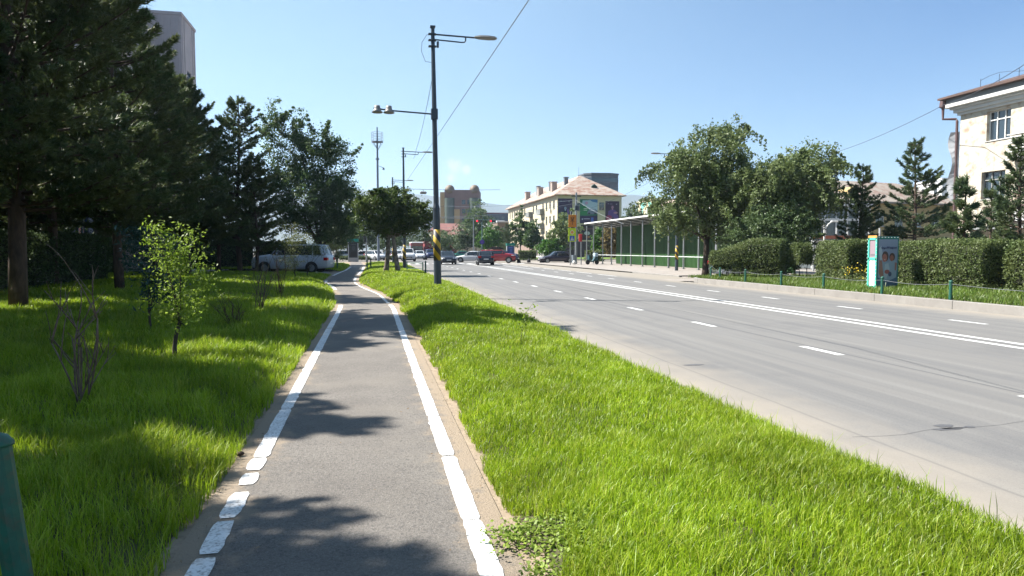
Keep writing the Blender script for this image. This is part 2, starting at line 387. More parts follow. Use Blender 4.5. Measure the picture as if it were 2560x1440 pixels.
mb.build('path_edge_line', M_pline, kind='structure')
def curve_x(y): return 0
mb = MB()
def dash(x, y0, y1, wd, z=.004):
    n = max(1, int((y1 - y0) / .25)); j = lambda s: .006 * math.sin(s * 37.7 + x * 11)
    ysn = [y0 + (y1 - y0) * i / n for i in range(n + 1)]
    mb.add([q for y in ysn for q in ((x - wd / 2 + j(y), y, z), (x + wd / 2 + j(y + 3), y, z))], [(2 * i, 2 * i + 1, 2 * i + 3, 2 * i + 2) for i in range(n)])
for k in range(-3, 17): dash(7.18, 9.35 + 4.03 * k, 10.35 + 4.03 * k, .15)
for k in range(-3, 16): dash(13.3, 12.6 + 3.95 * k, 13.6 + 3.95 * k, .14)
dash(10.63, -6, 78, .17); dash(11.08, -6, 76, .17)
dash(13.3, 56, 76, .13, .0045)
for k in range(8): dash(14.8 + .02 * k, 40 + 5 * k, 43.6 + 5 * k, .14)
for k in range(14): mb.add([(3.9 + k * 1.02, 77.5, .0045), (4.35 + k * 1.02, 77.5, .0045), (4.35 + k * 1.02, 81.5, .0045), (3.9 + k * 1.02, 81.5, .0045)], [(0, 1, 2, 3)])
mb.build('road_markings', M_line, kind='structure')
# tar patch and crack in the near lane
mb = MB()
c0 = G(2350, 1070, .003)
for (px, py, rx, ry) in ((2360, 1064, .10, .05), (2372, 1072, .16, .035), (2424, 1067, .05, .035), (2385, 1070, .14, .02), (1735, 912, .16, .05)):
    c = G(px, py, .003); n = 14
    mb.add([(c.x + rx * math.cos(6.283 * i / n) * (1 + .2 * math.sin(i * 2.3)), c.y + ry * math.sin(6.283 * i / n) * (1 + .25 * math.sin(i * 3.1)), .003) for i in range(n)], [tuple(range(n))])
pts = [G(px, py, .003) for px, py in ((2130, 1092), (2200, 1090), (2260, 1086), (2310, 1076), (2350, 1070), (2400, 1070), (2450, 1066), (2500, 1062), (2560, 1052))]
for i in range(len(pts) - 1):
    p, q = pts[i], pts[i + 1]; w_ = .0025
    mb.add([(p.x, p.y - w_, .0032), (q.x, q.y - w_, .0032), (q.x, q.y + w_, .0032), (p.x, p.y + w_, .0032)], [(0, 1, 2, 3)])
mb.build('road_crack', mat('tar', (.10, .10, .105), .7), kind='structure')

# ---- kerbs
M_kerb = mat('kerb_stone', (.30, .285, .265), .85, (.24, .225, .21), scale=1.7, bump=.3, bscale=60)
mb = MB()
for k in range(-6, 80):
    mb.box((3.30, k * 1.0 + .5, .0), (.15, .985, .16 if k < 40 else .2), bev=.015)
mb.build('kerb_stones', M_kerb, kind='structure')
kc = [(15.80, y) for y in np.arange(-8, 31, 1.0)] + [(15.80 + 2.2 * (1 - math.cos(a)), 31 + 2.2 * math.sin(a)) for a in np.linspace(.05, math.pi / 2, 6)] + [(18 + i, 33.2) for i in range(1, 9)]
mb = MB()
kc = kc[:39:3] + kc[39:]
for (x0, y0), (x1, y1) in zip(kc[:-1], kc[1:]):
    L_ = math.hypot(x1 - x0, y1 - y0)
    mb.box(((x0 + x1) / 2, (y0 + y1) / 2, .115), (L_ - .008, .17, .25), rz=math.atan2(y1 - y0, x1 - x0), bev=.01)
mb.build('kerb_stones', M_kerb, kind='structure')
mb = MB()
for k in range(16): mb.box((18.15 + 1.4 * sstep(0, 12, k), 39.4 + k * 2.6, .03), (.2, 2.57, .14), bev=.02)
mb.build('kerb_stones', M_kerb, kind='structure')
M_pave = mat('dusty_paving', (.34, .30, .265), .9, (.26, .235, .215), scale=.7, bump=.2, bscale=30, col3=(.42, .38, .34), scale3=2)
sheet('pavement', 18.2, 33., np.array([39., 84.]), 4, lambda x, y: x * 0 + .06, M_pave, kind='structure')
sheet('driveway', 15.7, 40., np.array([33.3, 39.]), 3, lambda x, y: x * 0 - .002, M_pave, kind='structure')
sheet('driveway', -26., lambda y: float(PL(y)) - .1, np.array([44.5, 47, 50, 52.5]), 3, lambda x, y: x * 0 + .012, M_pave, kind='structure')
sheet('pavement', 20., 60., np.array([104., 131.]), 3, lambda x, y: x * 0 + .05, M_pave, kind='structure')

# ---- verges
M_soil = mat('grassy_soil', (.05, .055, .02), .95, (.09, .075, .04), scale=3, bump=.5, bscale=50)
ysv = np.concatenate([np.arange(-4, 30, .35), np.arange(30, 78, 1.)])
sheet('verge', lambda y: PR(y) + .25, 3.24, ysv, 14, lambda x, y: hv(x, y) - .015, M_soil, kind='structure')
sheet('lawn_soil', -16., lambda y: PL(y) - .2, np.arange(-6, 44.6, .5), 40, lambda x, y: hl(x, y) - .015, M_soil, kind='structure')
sheet('lawn_soil', -12., lambda y: PL(y) - .2, np.arange(52.5, 78, .7), 16, lambda x, y: hl(x, y) - .015, M_soil, kind='structure')
def hr(X, Y): return .235 + .05 * noise2(X * .6, Y * .6, 8) + .04 * sstep(16, 19, X)
sheet('verge_far', 15.88, 27., np.arange(-8, 33.2, .8), 14, lambda x, y: hr(x, y) - .02, mat('verge_soil', (.11, .095, .05), .95, (.17, .135, .09), scale=2.5, bump=.5, bscale=50), kind='structure')
sheet('lawn_far', 21., 60., np.array([106., 118., 130.]), 6, lambda x, y: x * 0 + .12, mat('far_grass', (.10, .17, .02), .9, (.14, .20, .03), scale=2), kind='structure')

# ================================================================ GRASS
def grass_material(name, c1, c2, c3, trans=.5):
    m = bpy.data.materials.new(name); m.use_nodes = True; nt = m.node_tree; L = nt.links; b = nt.nodes['Principled BSDF']; o = nt.nodes['Material Output']
    at = N(nt, 'ShaderNodeAttribute'); at.attribute_name = 'shade'
    rp = N(nt, 'ShaderNodeValToRGB'); e = rp.color_ramp.elements
    e[0].position = 0; e[0].color = (*c1, 1); e[1].position = .55; e[1].color = (*c2, 1); k = e.new(1.0); k.color = (*c3, 1)
    L.new(at.outputs['Fac'], rp.inputs[0])
    g = N(nt, 'ShaderNodeNewGeometry'); n = N(nt, 'ShaderNodeTexNoise'); n.inputs['Scale'].default_value = .9; n.inputs['Detail'].default_value = 4
    L.new(g.outputs['Position'], n.inputs['Vector'])
    mr = N(nt, 'ShaderNodeMapRange'); mr.inputs[1].default_value = .35; mr.inputs[2].default_value = .65; mr.inputs[3].default_value = .78; mr.inputs[4].default_value = 1.2
    L.new(n.outputs[0], mr.inputs[0])
    hs = N(nt, 'ShaderNodeHueSaturation'); L.new(rp.outputs[0], hs.inputs['Color']); L.new(mr.outputs[0], hs.inputs['Value'])
    b.inputs['Roughness'].default_value = .42; b.inputs['Specular IOR Level'].default_value = .45
    t = N(nt, 'ShaderNodeBsdfTranslucent'); ms = N(nt, 'ShaderNodeMixShader'); ms.inputs[0].default_value = trans
    L.new(hs.outputs[0], b.inputs['Base Color']); L.new(hs.outputs[0], t.inputs[0])
    L.new(b.outputs[0], ms.inputs[1]); L.new(t.outputs[0], ms.inputs[2]); L.new(ms.outputs[0], o.inputs[0])
    return m
M_grass = grass_material('grass_blade', (.115, .20, .006), (.275, .40, .012), (.42, .45, .07))
M_grass2 = grass_material('rough_grass_blade', (.065, .12, .016), (.13, .21, .03), (.21, .24, .065))
def blades(P, h, wd, lean, seed):
    r = np.random.default_rng(seed); n = len(P); az = r.random(n) * 2 * np.pi; la = az + np.pi / 2 + (r.random(n) - .5) * 1.5
    side = np.stack([np.cos(az), np.sin(az), np.zeros(n)], 1) * (wd / 2)[:, None]
    ld = np.stack([np.cos(la), np.sin(la), np.zeros(n)], 1); l1 = lean * (.3 + r.random(n))
    up = np.array([0, 0, 1.])
    mid = P + up * (h * .55)[:, None] + ld * (h * l1 * .28)[:, None]
    tip = P + up * (h * (1 - .22 * l1))[:, None] + ld * (h * l1)[:, None]
    V = np.stack([P - side, P + side, mid - side * .8, mid + side * .8, tip], 1).reshape(-1, 3)
    i = np.arange(n)[:, None] * 5
    return V, i + np.array([[0, 1, 3, 2]]), i + np.array([[2, 3, 4]])
def grass(name, regions, m, seed, hfun, hh, **kw):
    r = np.random.default_rng(seed); VV = []; Q = []; T = []; S = []; b = 0
    for (y0, y1, dens, x0f, x1f, wmul, hm) in regions:
        xs0 = float(np.min(x0f(np.linspace(y0, y1, 20)))); xs1 = float(np.max(x1f(np.linspace(y0, y1, 20))))
        n = int(dens * (xs1 - xs0) * (y1 - y0)); X = xs0 + r.random(n) * (xs1 - xs0); Y = y0 + r.random(n) * (y1 - y0)
        ex = .07 * noise1(Y * 2.2, seed) + .05 * noise1(Y * 7, seed + 1)
        k = (X > x0f(Y) + ex) & (X < x1f(Y) + ex)
        clump = noise2(X * 2.3, Y * 2.3, seed) * .5 + noise2(X * 6, Y * 6, seed + 4) * .5
        k &= r.random(n) < .78 + .45 * clump
        # only the cone the camera (or a step beside it) can see
        ang = np.arctan2(X, Y) - YAW; k &= (np.abs(ang) < R(46)) | (np.hypot(X, Y) < 3)
        X = X[k]; Y = Y[k]; clump = clump[k]; n = len(X)
        P = np.stack([X, Y, hfun(X, Y) - .02], 1)
        h = hh * hm * (.55 + .65 * r.random(n)) * (1 + .35 * clump)
        tall = r.random(n) < .008 + .03 * (X > x1f(Y) - .25) * (X > 0) * (X < 5); h = np.where(tall, h * (1.3 + (.1 + 1.1 * (X > 0)) * r.random(n)), h)
        wd = (.0033 + .0024 * r.random(n)) * wmul
        V, q, t = blades(P, h, wd, .35 + .5 * r.random(n), seed + b)
        VV.append(V); Q.append(q + b); T.append(t + b); b += len(V)
        s = np.clip(.45 + .25 * clump + .22 * r.standard_normal(n), 0, 1); s = np.where(r.random(n) < .03, 1, s)
        S.append(np.repeat(s, 5))
    me = fastmesh(name, np.concatenate(VV), [np.concatenate(Q), np.concatenate(T)]); me.materials.append(m)
    a = me.attributes.new('shade', 'FLOAT', 'POINT'); a.data.foreach_set('value', np.concatenate(S).astype(np.float32))
    return link(bpy.data.objects.new(name, me), kind='stuff', **kw)
vr0 = lambda Y: PR(Y) + .19 + 0 * Y; vr1 = lambda Y: 3.38 + 0 * Y
def vbare(Y): return PR(Y) + .17 + .2 * np.exp(-((Y - 3.4) / .35) ** 2)
grass('verge_grass', [(1.6, 5, 11000, vbare, vr1, 1, 1), (5, 9, 6500, vr0, vr1, 1.25, 1), (9, 16, 3000, vr0, vr1, 1.6, 1), (16, 30, 1500, vr0, vr1, 2.6, 1.1), (30, 77, 330, vr0, vr1, 6, 1.1)],
      M_grass, 11, hv, .095, label='bright green tufted grass on the strip between cycle path and road', cat='grass')
ll1 = lambda Y: PL(Y) - .12 + 0 * Y; cst = lambda c: (lambda Y: c + 0 * Y)
grass('lawn_grass', [(1.8, 6, 4200, cst(-5.2), ll1, 1.05, 1.05), (6, 11, 2500, cst(-9), ll1, 1.5, 1.05), (11, 20, 1100, cst(-13), ll1, 2.3, 1.05), (20, 44.4, 380, cst(-15), ll1, 4.6, 1.1), (52.8, 77, 160, cst(-12), ll1, 8, 1)],
      M_grass, 31, hl, .155, label='long green grass of the shaded lawn left of the cycle path', cat='grass')
grass('roadside_grass', [(6, 33, 420, cst(16.05), cst(20.5), 4.5, 1), (6, 33, 60, cst(20.5), cst(26), 7, .8)],
      M_grass2, 51, hr, .17, label='rougher grass behind the far kerb under the clipped hedges', cat='grass')

# ================================================================ PLANTS
def leaf_mat(name, c1, c2, trans=.35, scale=.9, c3=None):
    return mat(name, c1, .5, c2, scale=scale, detail=3, trans=trans, lo=.38, hi=.62, col3=c3 or tuple(min(1, x * 1.7) for x in c2), scale3=9, amt3=.5, spec=.35)
M_pine = leaf_mat('pine_needles', (.06, .11, .035), (.14, .165, .055), .35)
M_pine2 = leaf_mat('young_pine_needles', (.06, .11, .055), (.12, .16, .065), .25)
M_elm = leaf_mat('elm_leaves', (.12, .17, .05), (.19, .24, .095))
M_linden = leaf_mat('linden_leaves', (.04, .085, .02), (.10, .15, .03), .4, c3=(.22, .20, .04))
M_poplar = leaf_mat('poplar_leaves', (.055, .11, .035), (.12, .175, .06), .4)
M_bush = leaf_mat('bush_leaves', (.055, .10, .035), (.11, .16, .06), .35)
M_hedge = leaf_mat('hedge_leaves', (.095, .14, .04), (.16, .20, .07), .35, scale=2)
M_sapl = leaf_mat('sapling_leaves', (.17, .27, .02), (.28, .38, .06), .55, scale=5)
M_fern = leaf_mat('feathery_dark_leaves', (.02, .06, .045), (.035, .085, .06), .2, scale=4)
M_willow = leaf_mat('shrub_leaves', (.13, .16, .05), (.20, .22, .08), .4, scale=3)
M_far = leaf_mat('distant_leaves', (.07, .11, .05), (.11, .15, .07), .3, scale=.4)
M_yflow = mat('yellow_petals', (.75, .55, .03), .6)
M_core = mat('dark_core_and_stems', (.03, .035, .018), .95)

def rand_dirs(r, n):
    v = r.standard_normal((n, 3)); return v / np.linalg.norm(v, axis=1)[:, None]
def leaves(C, size, r, aspect=.55, up=0.0, var=.4):
    n = len(C); a = rand_dirs(r, n); nrm = rand_dirs(r, n) + np.array([0, 0, up]); b = np.cross(a, nrm); b /= np.linalg.norm(b, axis=1)[:, None] + 1e-9
    s = size * (1 - var / 2 + var * r.random(n))[:, None]; a = a * s / 2; b = b * s * aspect / 2
    V = np.stack([C - a, C - a * .1 + b, C + a, C - a * .1 - b], 1).reshape(-1, 3)
    return V, np.arange(n * 4).reshape(n, 4)
def leafobj(name, V, Fc, m, parent=None, **kw):
    me = fastmesh(name, V, [Fc]); me.materials.append(m); return link(bpy.data.objects.new(name, me), parent, **kw)
def bez(p0, p1, p2, n=6): return [(p0 * (1 - t) ** 2 + p1 * 2 * t * (1 - t) + p2 * t * t) for t in [i / n for i in range(n + 1)]]

def broadleaf(name, label, loc, blobs, m, leaf=.13, ncl=300, per=35, cr=.4, trunk_r=.16, fork=1.6, seed=1, group=None, droop=0, bark=None,
              cat='tree', trunks=None, aspect=.55, parts=('crown', 'trunk'), shell=.5, sprays=0, spl=1.2, spz=-.5):
    r = np.random.default_rng(seed); t = thing(name, label, cat, loc, 0, group)
    B = np.array(blobs, float); vol = (B[:, 3] * B[:, 4] * B[:, 5]) ** .75; pick = r.choice(len(B), ncl, p=vol / vol.sum())
    d = rand_dirs(r, ncl); rad = (shell + (1 - shell) * r.random(ncl)) * (1 + .17 * r.standard_normal(ncl))
    c = B[pick, :3] + d * rad[:, None] * B[pick, 3:6]
    sz = cr * (.6 + .8 * r.random(ncl))
    if sprays:
        E = []; S = []
        for k in range(sprays):
            b = B[pick[r.integers(ncl)]]; dv = rand_dirs(r, 1)[0]; dv[2] = abs(dv[2]) * .8 if spz > 0 or r.random() < .5 else dv[2]; p = b[:3] + dv * b[3:6] * .9
            o_ = dv * np.array([1, 1, .5]); ln = spl * (.5 + r.random())
            for q in range(6): f = q / 5; E.append(p + o_ * ln * f + np.array([0, 0, spz * ln * f * f])); S.append(cr * (.62 - .4 * f))
        c = np.concatenate([c, np.array(E)]); sz = np.concatenate([sz, np.array(S)])
    cc = np.repeat(c, per, 0); ss = np.repeat(sz, per)
    o = r.standard_normal((len(cc), 3)) * ss[:, None] * .5; o[:, 2] *= .7
    if droop: q = r.random(len(cc)) ** 2 * droop; o[:, 2] -= q
    P = cc + o; P = P[P[:, 2] > .05]
    V, Fc = leaves(P, leaf, r, aspect, up=.6); leafobj(parts[0], V, Fc, m, t)
    mb = MB(); rr = random.Random(seed)
    for (tx, ty) in (trunks or [(0, 0)]):
        top = Vector((tx * .3 + rr.uniform(-.1, .1), ty * .3, fork)); base = Vector((tx, ty, -.1))
        midp = (base + top) / 2 + Vector((rr.uniform(-.1, .1), rr.uniform(-.1, .1), 0))
        mb.tube(bez(base, midp, top, 5), [trunk_r * k for k in (1.35, 1.05, .95, .9, .85, .8)], 10)
        for k in range(9 if ncl > 120 else 5):
            e = Vector(c[rr.randrange(ncl)]); mdl = top.lerp(e, .45) + Vector((0, 0, abs(e.z - top.z) * .2))
            mb.tube(bez(top - Vector((0, 0, .05)), mdl, e, 5), [trunk_r * k2 for k2 in (.6, .42, .32, .22, .14, .06)], 6)
    mb.build(parts[1], bark or M_bark, t, sm=True)
    return t

_pine = {}
def pine_meshes(h, Rm, z0, seed, m, dens=1.0, nl=.15, gap=.36, nd=10):
    r = np.random.default_rng(seed); rr = random.Random(seed); mb = MB(); T = []; D = []
    bend = Vector((rr.uniform(-.15, .15), rr.uniform(-.15, .15), 0))
    ctr = lambda z: Vector((bend.x * math.sin(z * .5), bend.y * math.sin(z * .7), z))
    tr = .035 + h * .011
    mb.tube([ctr(h * k / 12) - Vector((0, 0, .15 if k == 0 else 0)) for k in range(13)], [tr * (1 - k / 12.5) + .012 for k in range(13)], 9)
    z = z0
    while z < h - .25:
        f = (z - z0) / (h - z0); Lb = Rm * (1 - f) ** .75 * (1 if f > .12 else .75 + 2 * f) + .15
        for k in range(rr.randint(5, 7)):
            az = rr.uniform(0, 6.283); L_ = Lb * rr.uniform(.6, 1.12); slope = -.05 + .55 * f + rr.uniform(-.12, .12)
            dr = Vector((math.cos(az), math.sin(az), 0)); p0 = ctr(z + rr.uniform(-.15, .15))
            p1 = p0 + dr * L_ * .55 + Vector((0, 0, L_ * slope * .35)); p2 = p0 + dr * L_ + Vector((0, 0, L_ * (slope + .22)))
            pts = bez(p0, p1, p2, 5); mb.tube(pts, [(.012 + .011 * L_) * q for q in (1, .8, .6, .45, .3, .15)], 5, cap=False)
            nt_ = int(L_ * 21 * dens) + 5; sd = Vector((-dr.y, dr.x, 0))
            for i in range(nt_):
                t = .25 + .75 * (i / nt_) ** .8; q = p0 * (1 - t) ** 2 + p1 * 2 * t * (1 - t) + p2 * t * t
                wsp = L_ * .26 * (1.05 - t) + .05; of = rr.uniform(-1, 1) * wsp
                T.append(q + sd * of + Vector((0, 0, rr.uniform(-.08, .12)))); D.append((dr * .8 + sd * (of / wsp) * .7 + Vector((0, 0, .5))).normalized())
        z += gap * rr.uniform(.7, 1.3)
    for k in range(10): T.append(ctr(h - .05 * k)); D.append(Vector((rr.uniform(-.4, .4), rr.uniform(-.4, .4), 1)))
    T = np.array([tuple(q) for q in T]); D = np.array([tuple(q) for q in D]); n = len(T)
    Tn = np.repeat(T, nd, 0); Dn = np.repeat(D, nd, 0) + rand_dirs(r, n * nd) * .75; Dn /= np.linalg.norm(Dn, axis=1)[:, None]
    Tn = Tn + rand_dirs(r, n * nd) * .03 - Dn * .02
    ln = nl * (.7 + .5 * r.random(n * nd)); sv = np.cross(Dn, rand_dirs(r, n * nd)); sv /= np.linalg.norm(sv, axis=1)[:, None] + 1e-9
    wv = .016 * nl / .15
    V = np.stack([Tn - sv * wv, Tn + sv * wv, Tn + Dn * ln[:, None]], 1).reshape(-1, 3)
    me = fastmesh('crown', V, [np.arange(len(V)).reshape(-1, 3)]); me.materials.append(m)
    tm = bpy.data.meshes.new('trunk'); tm.from_pydata(mb.v, [], mb.f); tm.materials.append(M_pbark); smooth(tm)
    return me, tm
def pine(label, loc, variant, rz=0, s=1.0, group=None, sz=None):
    t = thing('pine_tree', label, 'tree', loc, rz, group); t.scale = (s, s, sz or s)
    cm, tm = _pine[variant]
    link(bpy.data.objects.new('crown', cm), t); link(bpy.data.objects.new('trunk', tm), t); return t
_pine['big'] = pine_meshes(13.5, 4.0, 2.3, 5, M_pine, 1.4, .18, .31, 12)
_pine['mid'] = pine_meshes(11.5, 3.5, 2.2, 9, M_pine, 1.7, .19, .29, 12)
_pine['slim'] = pine_meshes(10.0, 2.9, 1.9, 14, M_pine, 1.15, .17, .34, 11)
_pine['sparse'] = pine_meshes(8.6, 2.5, 1.3, 21, M_pine2, 1.0, .22, .5, 10)
_pine['young'] = pine_meshes(4.1, .85, .75, 33, M_pine2, 1.1, .2, .38, 9)
gP = 'tall dark pines in a row left of the cycle path'
def gz(p): return Vector((p.x, p.y, float(hl(np.array([p.x]), np.array([p.y]))[0]) if p.x < 0 else 0))
def GZ(px, py):
    z = .2
    for _ in range(8): p = G(px, py, z); z = float(hl(np.array([p.x]), np.array([p.y]))[0])
    return G(px, py, z)
pine('tall pine with the thick bare trunk nearest the left edge', GZ(45, 768), 'big', .3, 1.08, gP)
pine('tall pine just left of the bare trunk behind the dead shrub', gz(PD(130, 26, z=0)), 'mid', 2.0, 1.1, gP)
pine('tall pine whose straight trunk stands behind the leafy sapling', GZ(300, 726), 'big', 1.3, .84, gP)
pine('broad pine standing in front of the ribbed concrete block', gz(PD(390, 32.5, z=0)), 'big', 3.9, .82, gP)
pine('dense pine whose ragged right side is outlined against the sky', gz(PD(470, 37, z=0)), 'mid', 5.1, .93, gP)
pine('pine with a pointed top beside the tall poplar', gz(PD(600, 42, z=0)), 'slim', .9, 1.07, gP)
pine('lower pine filling the gap before the silver off-roader', gz(PD(545, 46, z=0)), 'slim', 2.9, .95, gP)
pine('slender pine whose thin trunk crosses the front of the silver off-roader', GZ(641, 684), 'slim', 4.2, .72, gP)
pine('pine outside the left edge whose shadow falls on the near path', gz(Vector((-7.0, 5.7, 0))), 'mid', .4, .75, gP)
pine('unseen pine added outside the left edge as a shade caster, behind the nearest one', gz(Vector((-11.4, 6.6, 0))), 'mid', 5.0, .92, gP)  # out of view; added farther left to cast shade on the lawn
pine('unseen pine added outside the left edge to block sky light, level with the camera', gz(Vector((-11.5, 2.5, 0))), 'big', 2.7, .9, gP)  # out of view; added only to cut sky light over the lawn
pine('unseen pine added outside the left edge to block sky light, in front of the storefront', gz(Vector((-14.5, 7.0, 0))), 'big', .8, 1.0, gP)  # a second unseen tree put in to hide sky from the lawn
pine('unseen pine added outside the left edge to darken the lawn, close beside the camera', gz(Vector((-8.3, 4.4, 0))), 'mid', 1.1, .76, gP)  # not in view; added to darken the lower left lawn
pine('unseen pine added outside the left edge to darken the lawn, just behind the two nearest ones', gz(Vector((-9.4, 6.6, 0))), 'slim', 2.1, .9, gP)  # unseen; put in for deeper shade at the lower left
pine('unseen pine added outside the left edge for more shade, second of the pair shading the dead shrub', gz(Vector((-11.2, 12.4, 0))), 'mid', 3.0, .8, gP)  # unseen extra tree, added to strengthen the dark band on the lawn
pine('pine outside the left edge shading the near lawn', gz(Vector((-8.6, 9.7, 0))), 'mid', 1.9, .85, gP)
pine('pine outside the left edge beside the dark clipped hedge', gz(Vector((-9.8, 15.6, 0))), 'mid', 3.3, 1.0, gP)
pine('unseen pine added outside the left edge as a shade caster, farthest back of those shading the lawn', gz(Vector((-12.5, 12.5, 0))), 'big', 4.4, 1.0, gP)  # added out of view so that the lawn's dark band is shaded
pine('pine of the second row, behind the thickest bare trunk', gz(Vector((-14.2, 24.5, 0))), 'mid', .2, 1.02, gP)
pine('pine of the second row, behind the trunk by the leafy sapling', gz(Vector((-14.6, 32.5, 0))), 'mid', 4.0, 1.0, gP)
gR = 'slender pines behind the clipped hedges across the road'
pine('thin dark pine behind the square clipped hedge', PD(2150, 40, z=.2), 'sparse', .5, .74, gR)
pine('tallest slender pine rising behind the advertising pillar', PD(2282, 38.5, z=.2), 'sparse', 2.2, .88, gR)
pine('small young pine with a bent bare trunk in front of the long hedge', PD(2412, 24.3, z=.24), 'young', 1.0, .97, gR)
pine('bushy pine at the right edge in front of the peeling building', PD(2545, 26, z=.24), 'sparse', 3.8, .62, gR, sz=.66)
pine('low pine between the long hedge and the sign of the peeling building', PD(2475, 31, z=.24), 'young', 2.8, 1.0, gR)

broadleaf('poplar_tree', 'tall many-topped poplar left of the path beyond the parked off-roader', PD(800, 54, z=.1),
          [(-3.2, 0, 9.8, .9, 1, 3.3), (-1.6, .3, 9.3, 1, 1.2, 3.0), (0, 0, 8.6, 1.3, 1.4, 3.0), (1.5, 0, 8.0, 1.2, 1.3, 2.7), (-1, 0, 5.6, 2.9, 2.6, 2.8), (1.9, 0, 5.0, 1.9, 2, 2.3), (.3, 0, 3.3, 2.6, 2, 1.6), (-3, 0, 6, 1.4, 1.5, 2.5)],
          M_poplar, .19, 760, 46, .5, .2, 1.8, 3, sprays=80, spl=1.0, spz=.5)
broadleaf('linden_tree', 'round clipped tree with leaning pale trunks beside the lamp post, on the verge', gz(G(970, 690)) + Vector((.2, 0, .2)),
          [(-.9, 0, 3.9, 1.55, 1.5, 1.25), (.9, 0, 3.7, 1.5, 1.5, 1.15), (0, 0, 4.6, 1.3, 1.3, .9), (-.6, 0, 2.95, 1.5, 1.3, .75), (.9, 0, 2.85, 1.4, 1.2, .7), (1.9, .2, 3.4, .7, .9, .9), (-1.9, 0, 3.8, .5, .7, .7)],
          M_linden, .14, 620, 46, .32, .15, 2.25, 8, sprays=45, spl=.32, spz=.1, trunks=[(-.35, .1), (.45, 0)], shell=.3, bark=mat('pale_bark', (.30, .25, .20), .9, (.13, .10, .08), scale=5, coord='obj', lo=.42, hi=.58, bump=.6, bscale=25))
broadleaf('elm_tree', 'large drooping elm whose crown hangs over the green hoarding', PD(1765, 42, z=.1),
          [(.3, 0, 7.2, 2.3, 2.2, 1.9), (-1.6, 0, 6.0, 2.0, 2, 1.8), (1.3, 0, 5.6, 2.3, 2, 2.0), (-2.4, -.3, 4.3, 1.5, 1.5, 1.1), (.2, -.4, 4.0, 2.3, 1.8, 1.5), (1.2, 0, 8.6, 1.2, 1.2, .9), (2.6, 0, 5.2, 1.3, 1.5, 1.5), (.8, -.5, 2.6, .8, .8, .7), (-2.6, -.3, 3.5, 1.0, 1, .8), (-.2, -.4, 3.3, 1.2, 1, .9)],
          M_elm, .17, 640, 42, .36, .2, 2.2, 5, sprays=95, spl=.95, spz=-.55, shell=.35, droop=.6, group='drooping elms across the road')
broadleaf('elm_tree', 'lower drooping elm right of the large one, before the yellow building', PD(1960, 40, z=.1),
          [(1.6, 0, 6.4, 1.7, 1.7, 1.4), (-.3, 0, 5.6, 2.0, 1.8, 1.5), (-1.6, 0, 5.4, 1.6, 1.6, 1.3), (1.8, 0, 4.7, 1.5, 1.6, 1.3), (.2, 0, 4.2, 2.3, 1.8, 1.3)],
          M_elm, .17, 480, 42, .36, .17, 2.0, 6, sprays=80, spl=.95, spz=-.55, shell=.35, droop=.6, group='drooping elms across the road')
broadleaf('round_bush', 'big dark rounded bush behind the low clipped hedge', PD(1935, 38, z=.1),
          [(0, 0, 2.5, 2.3, 1.8, 1.6), (-1.6, 0, 2.0, 1.1, 1.3, 1.2), (1.5, 0, 2.2, 1.2, 1.3, 1.4), (0, 0, 1.2, 2.1, 1.6, 1.1)], M_bush, .15, 460, 40, .36, .08, .8, 12, sprays=40, spl=.7, spz=.1, cat='bush', parts=('foliage', 'stem'))
# sapling near the path
sap = broadleaf('leafy_sapling', 'bright green leafy sapling standing in the near lawn', GZ(438, 893),
          [(-.1, 0, 1.85, .28, .28, .45), (.05, 0, 1.55, .4, .36, .5), (.1, 0, 1.0, .38, .32, .5), (.45, 0, 1.25, .22, .2, .25), (-.22, 0, 2.05, .12, .14, .28), (.3, 0, 1.95, .14, .14, .2), (0, 0, .7, .3, .3, .3)], M_sapl, .058, 170, 17, .16, .035, .6, 15, cat='sapling', aspect=.45, shell=.2)
sap.scale = (.88, .88, .86)
broadleaf('dark_shrub', 'dark feathery shrub just behind the bright sapling', gz(PD(372, 12.4, z=0)),
          [(0, 0, 1.4, .5, .45, .55), (.2, 0, .8, .5, .45, .5), (-.2, 0, 1.75, .3, .3, .3)], M_fern, .13, 80, 16, .2, .025, .4, 16, cat='shrub', aspect=.25, shell=.2, parts=('foliage', 'stem'))
broadleaf('wispy_shrub', 'tall wispy shrub with yellowish leaves before the silver off-roader', gz(PD(735, 34, z=0)),
          [(0, 0, 1.9, .55, .5, .9), (-.1, 0, .9, .6, .5, .6), (.5, 0, 2.0, .5, .4, .3)], M_willow, .08, 110, 22, .25, .03, .3, 17, cat='shrub', aspect=.35, shell=.2, parts=('foliage', 'stem'))
broadleaf('wispy_shrub', 'second wispy yellow-green shrub before the rear door of the off-roader', gz(PD(770, 37, z=0)),
          [(0, 0, 1.5, .6, .5, .6), (.6, 0, 1.5, .5, .4, .4)], M_willow, .08, 70, 20, .25, .03, .3, 117, cat='shrub', aspect=.35, shell=.2, parts=('foliage', 'stem'))
broadleaf('wispy_shrub', 'low olive shrub left of the path in front of the parking cars', gz(PD(845, 60, z=0)),
          [(0, 0, 1.1, .8, .6, .9), (-.8, 0, 1.6, 1.0, .6, 1.2)], M_willow, .1, 110, 22, .3, .03, .3, 18, cat='shrub', aspect=.45, shell=.2, parts=('foliage', 'stem'))

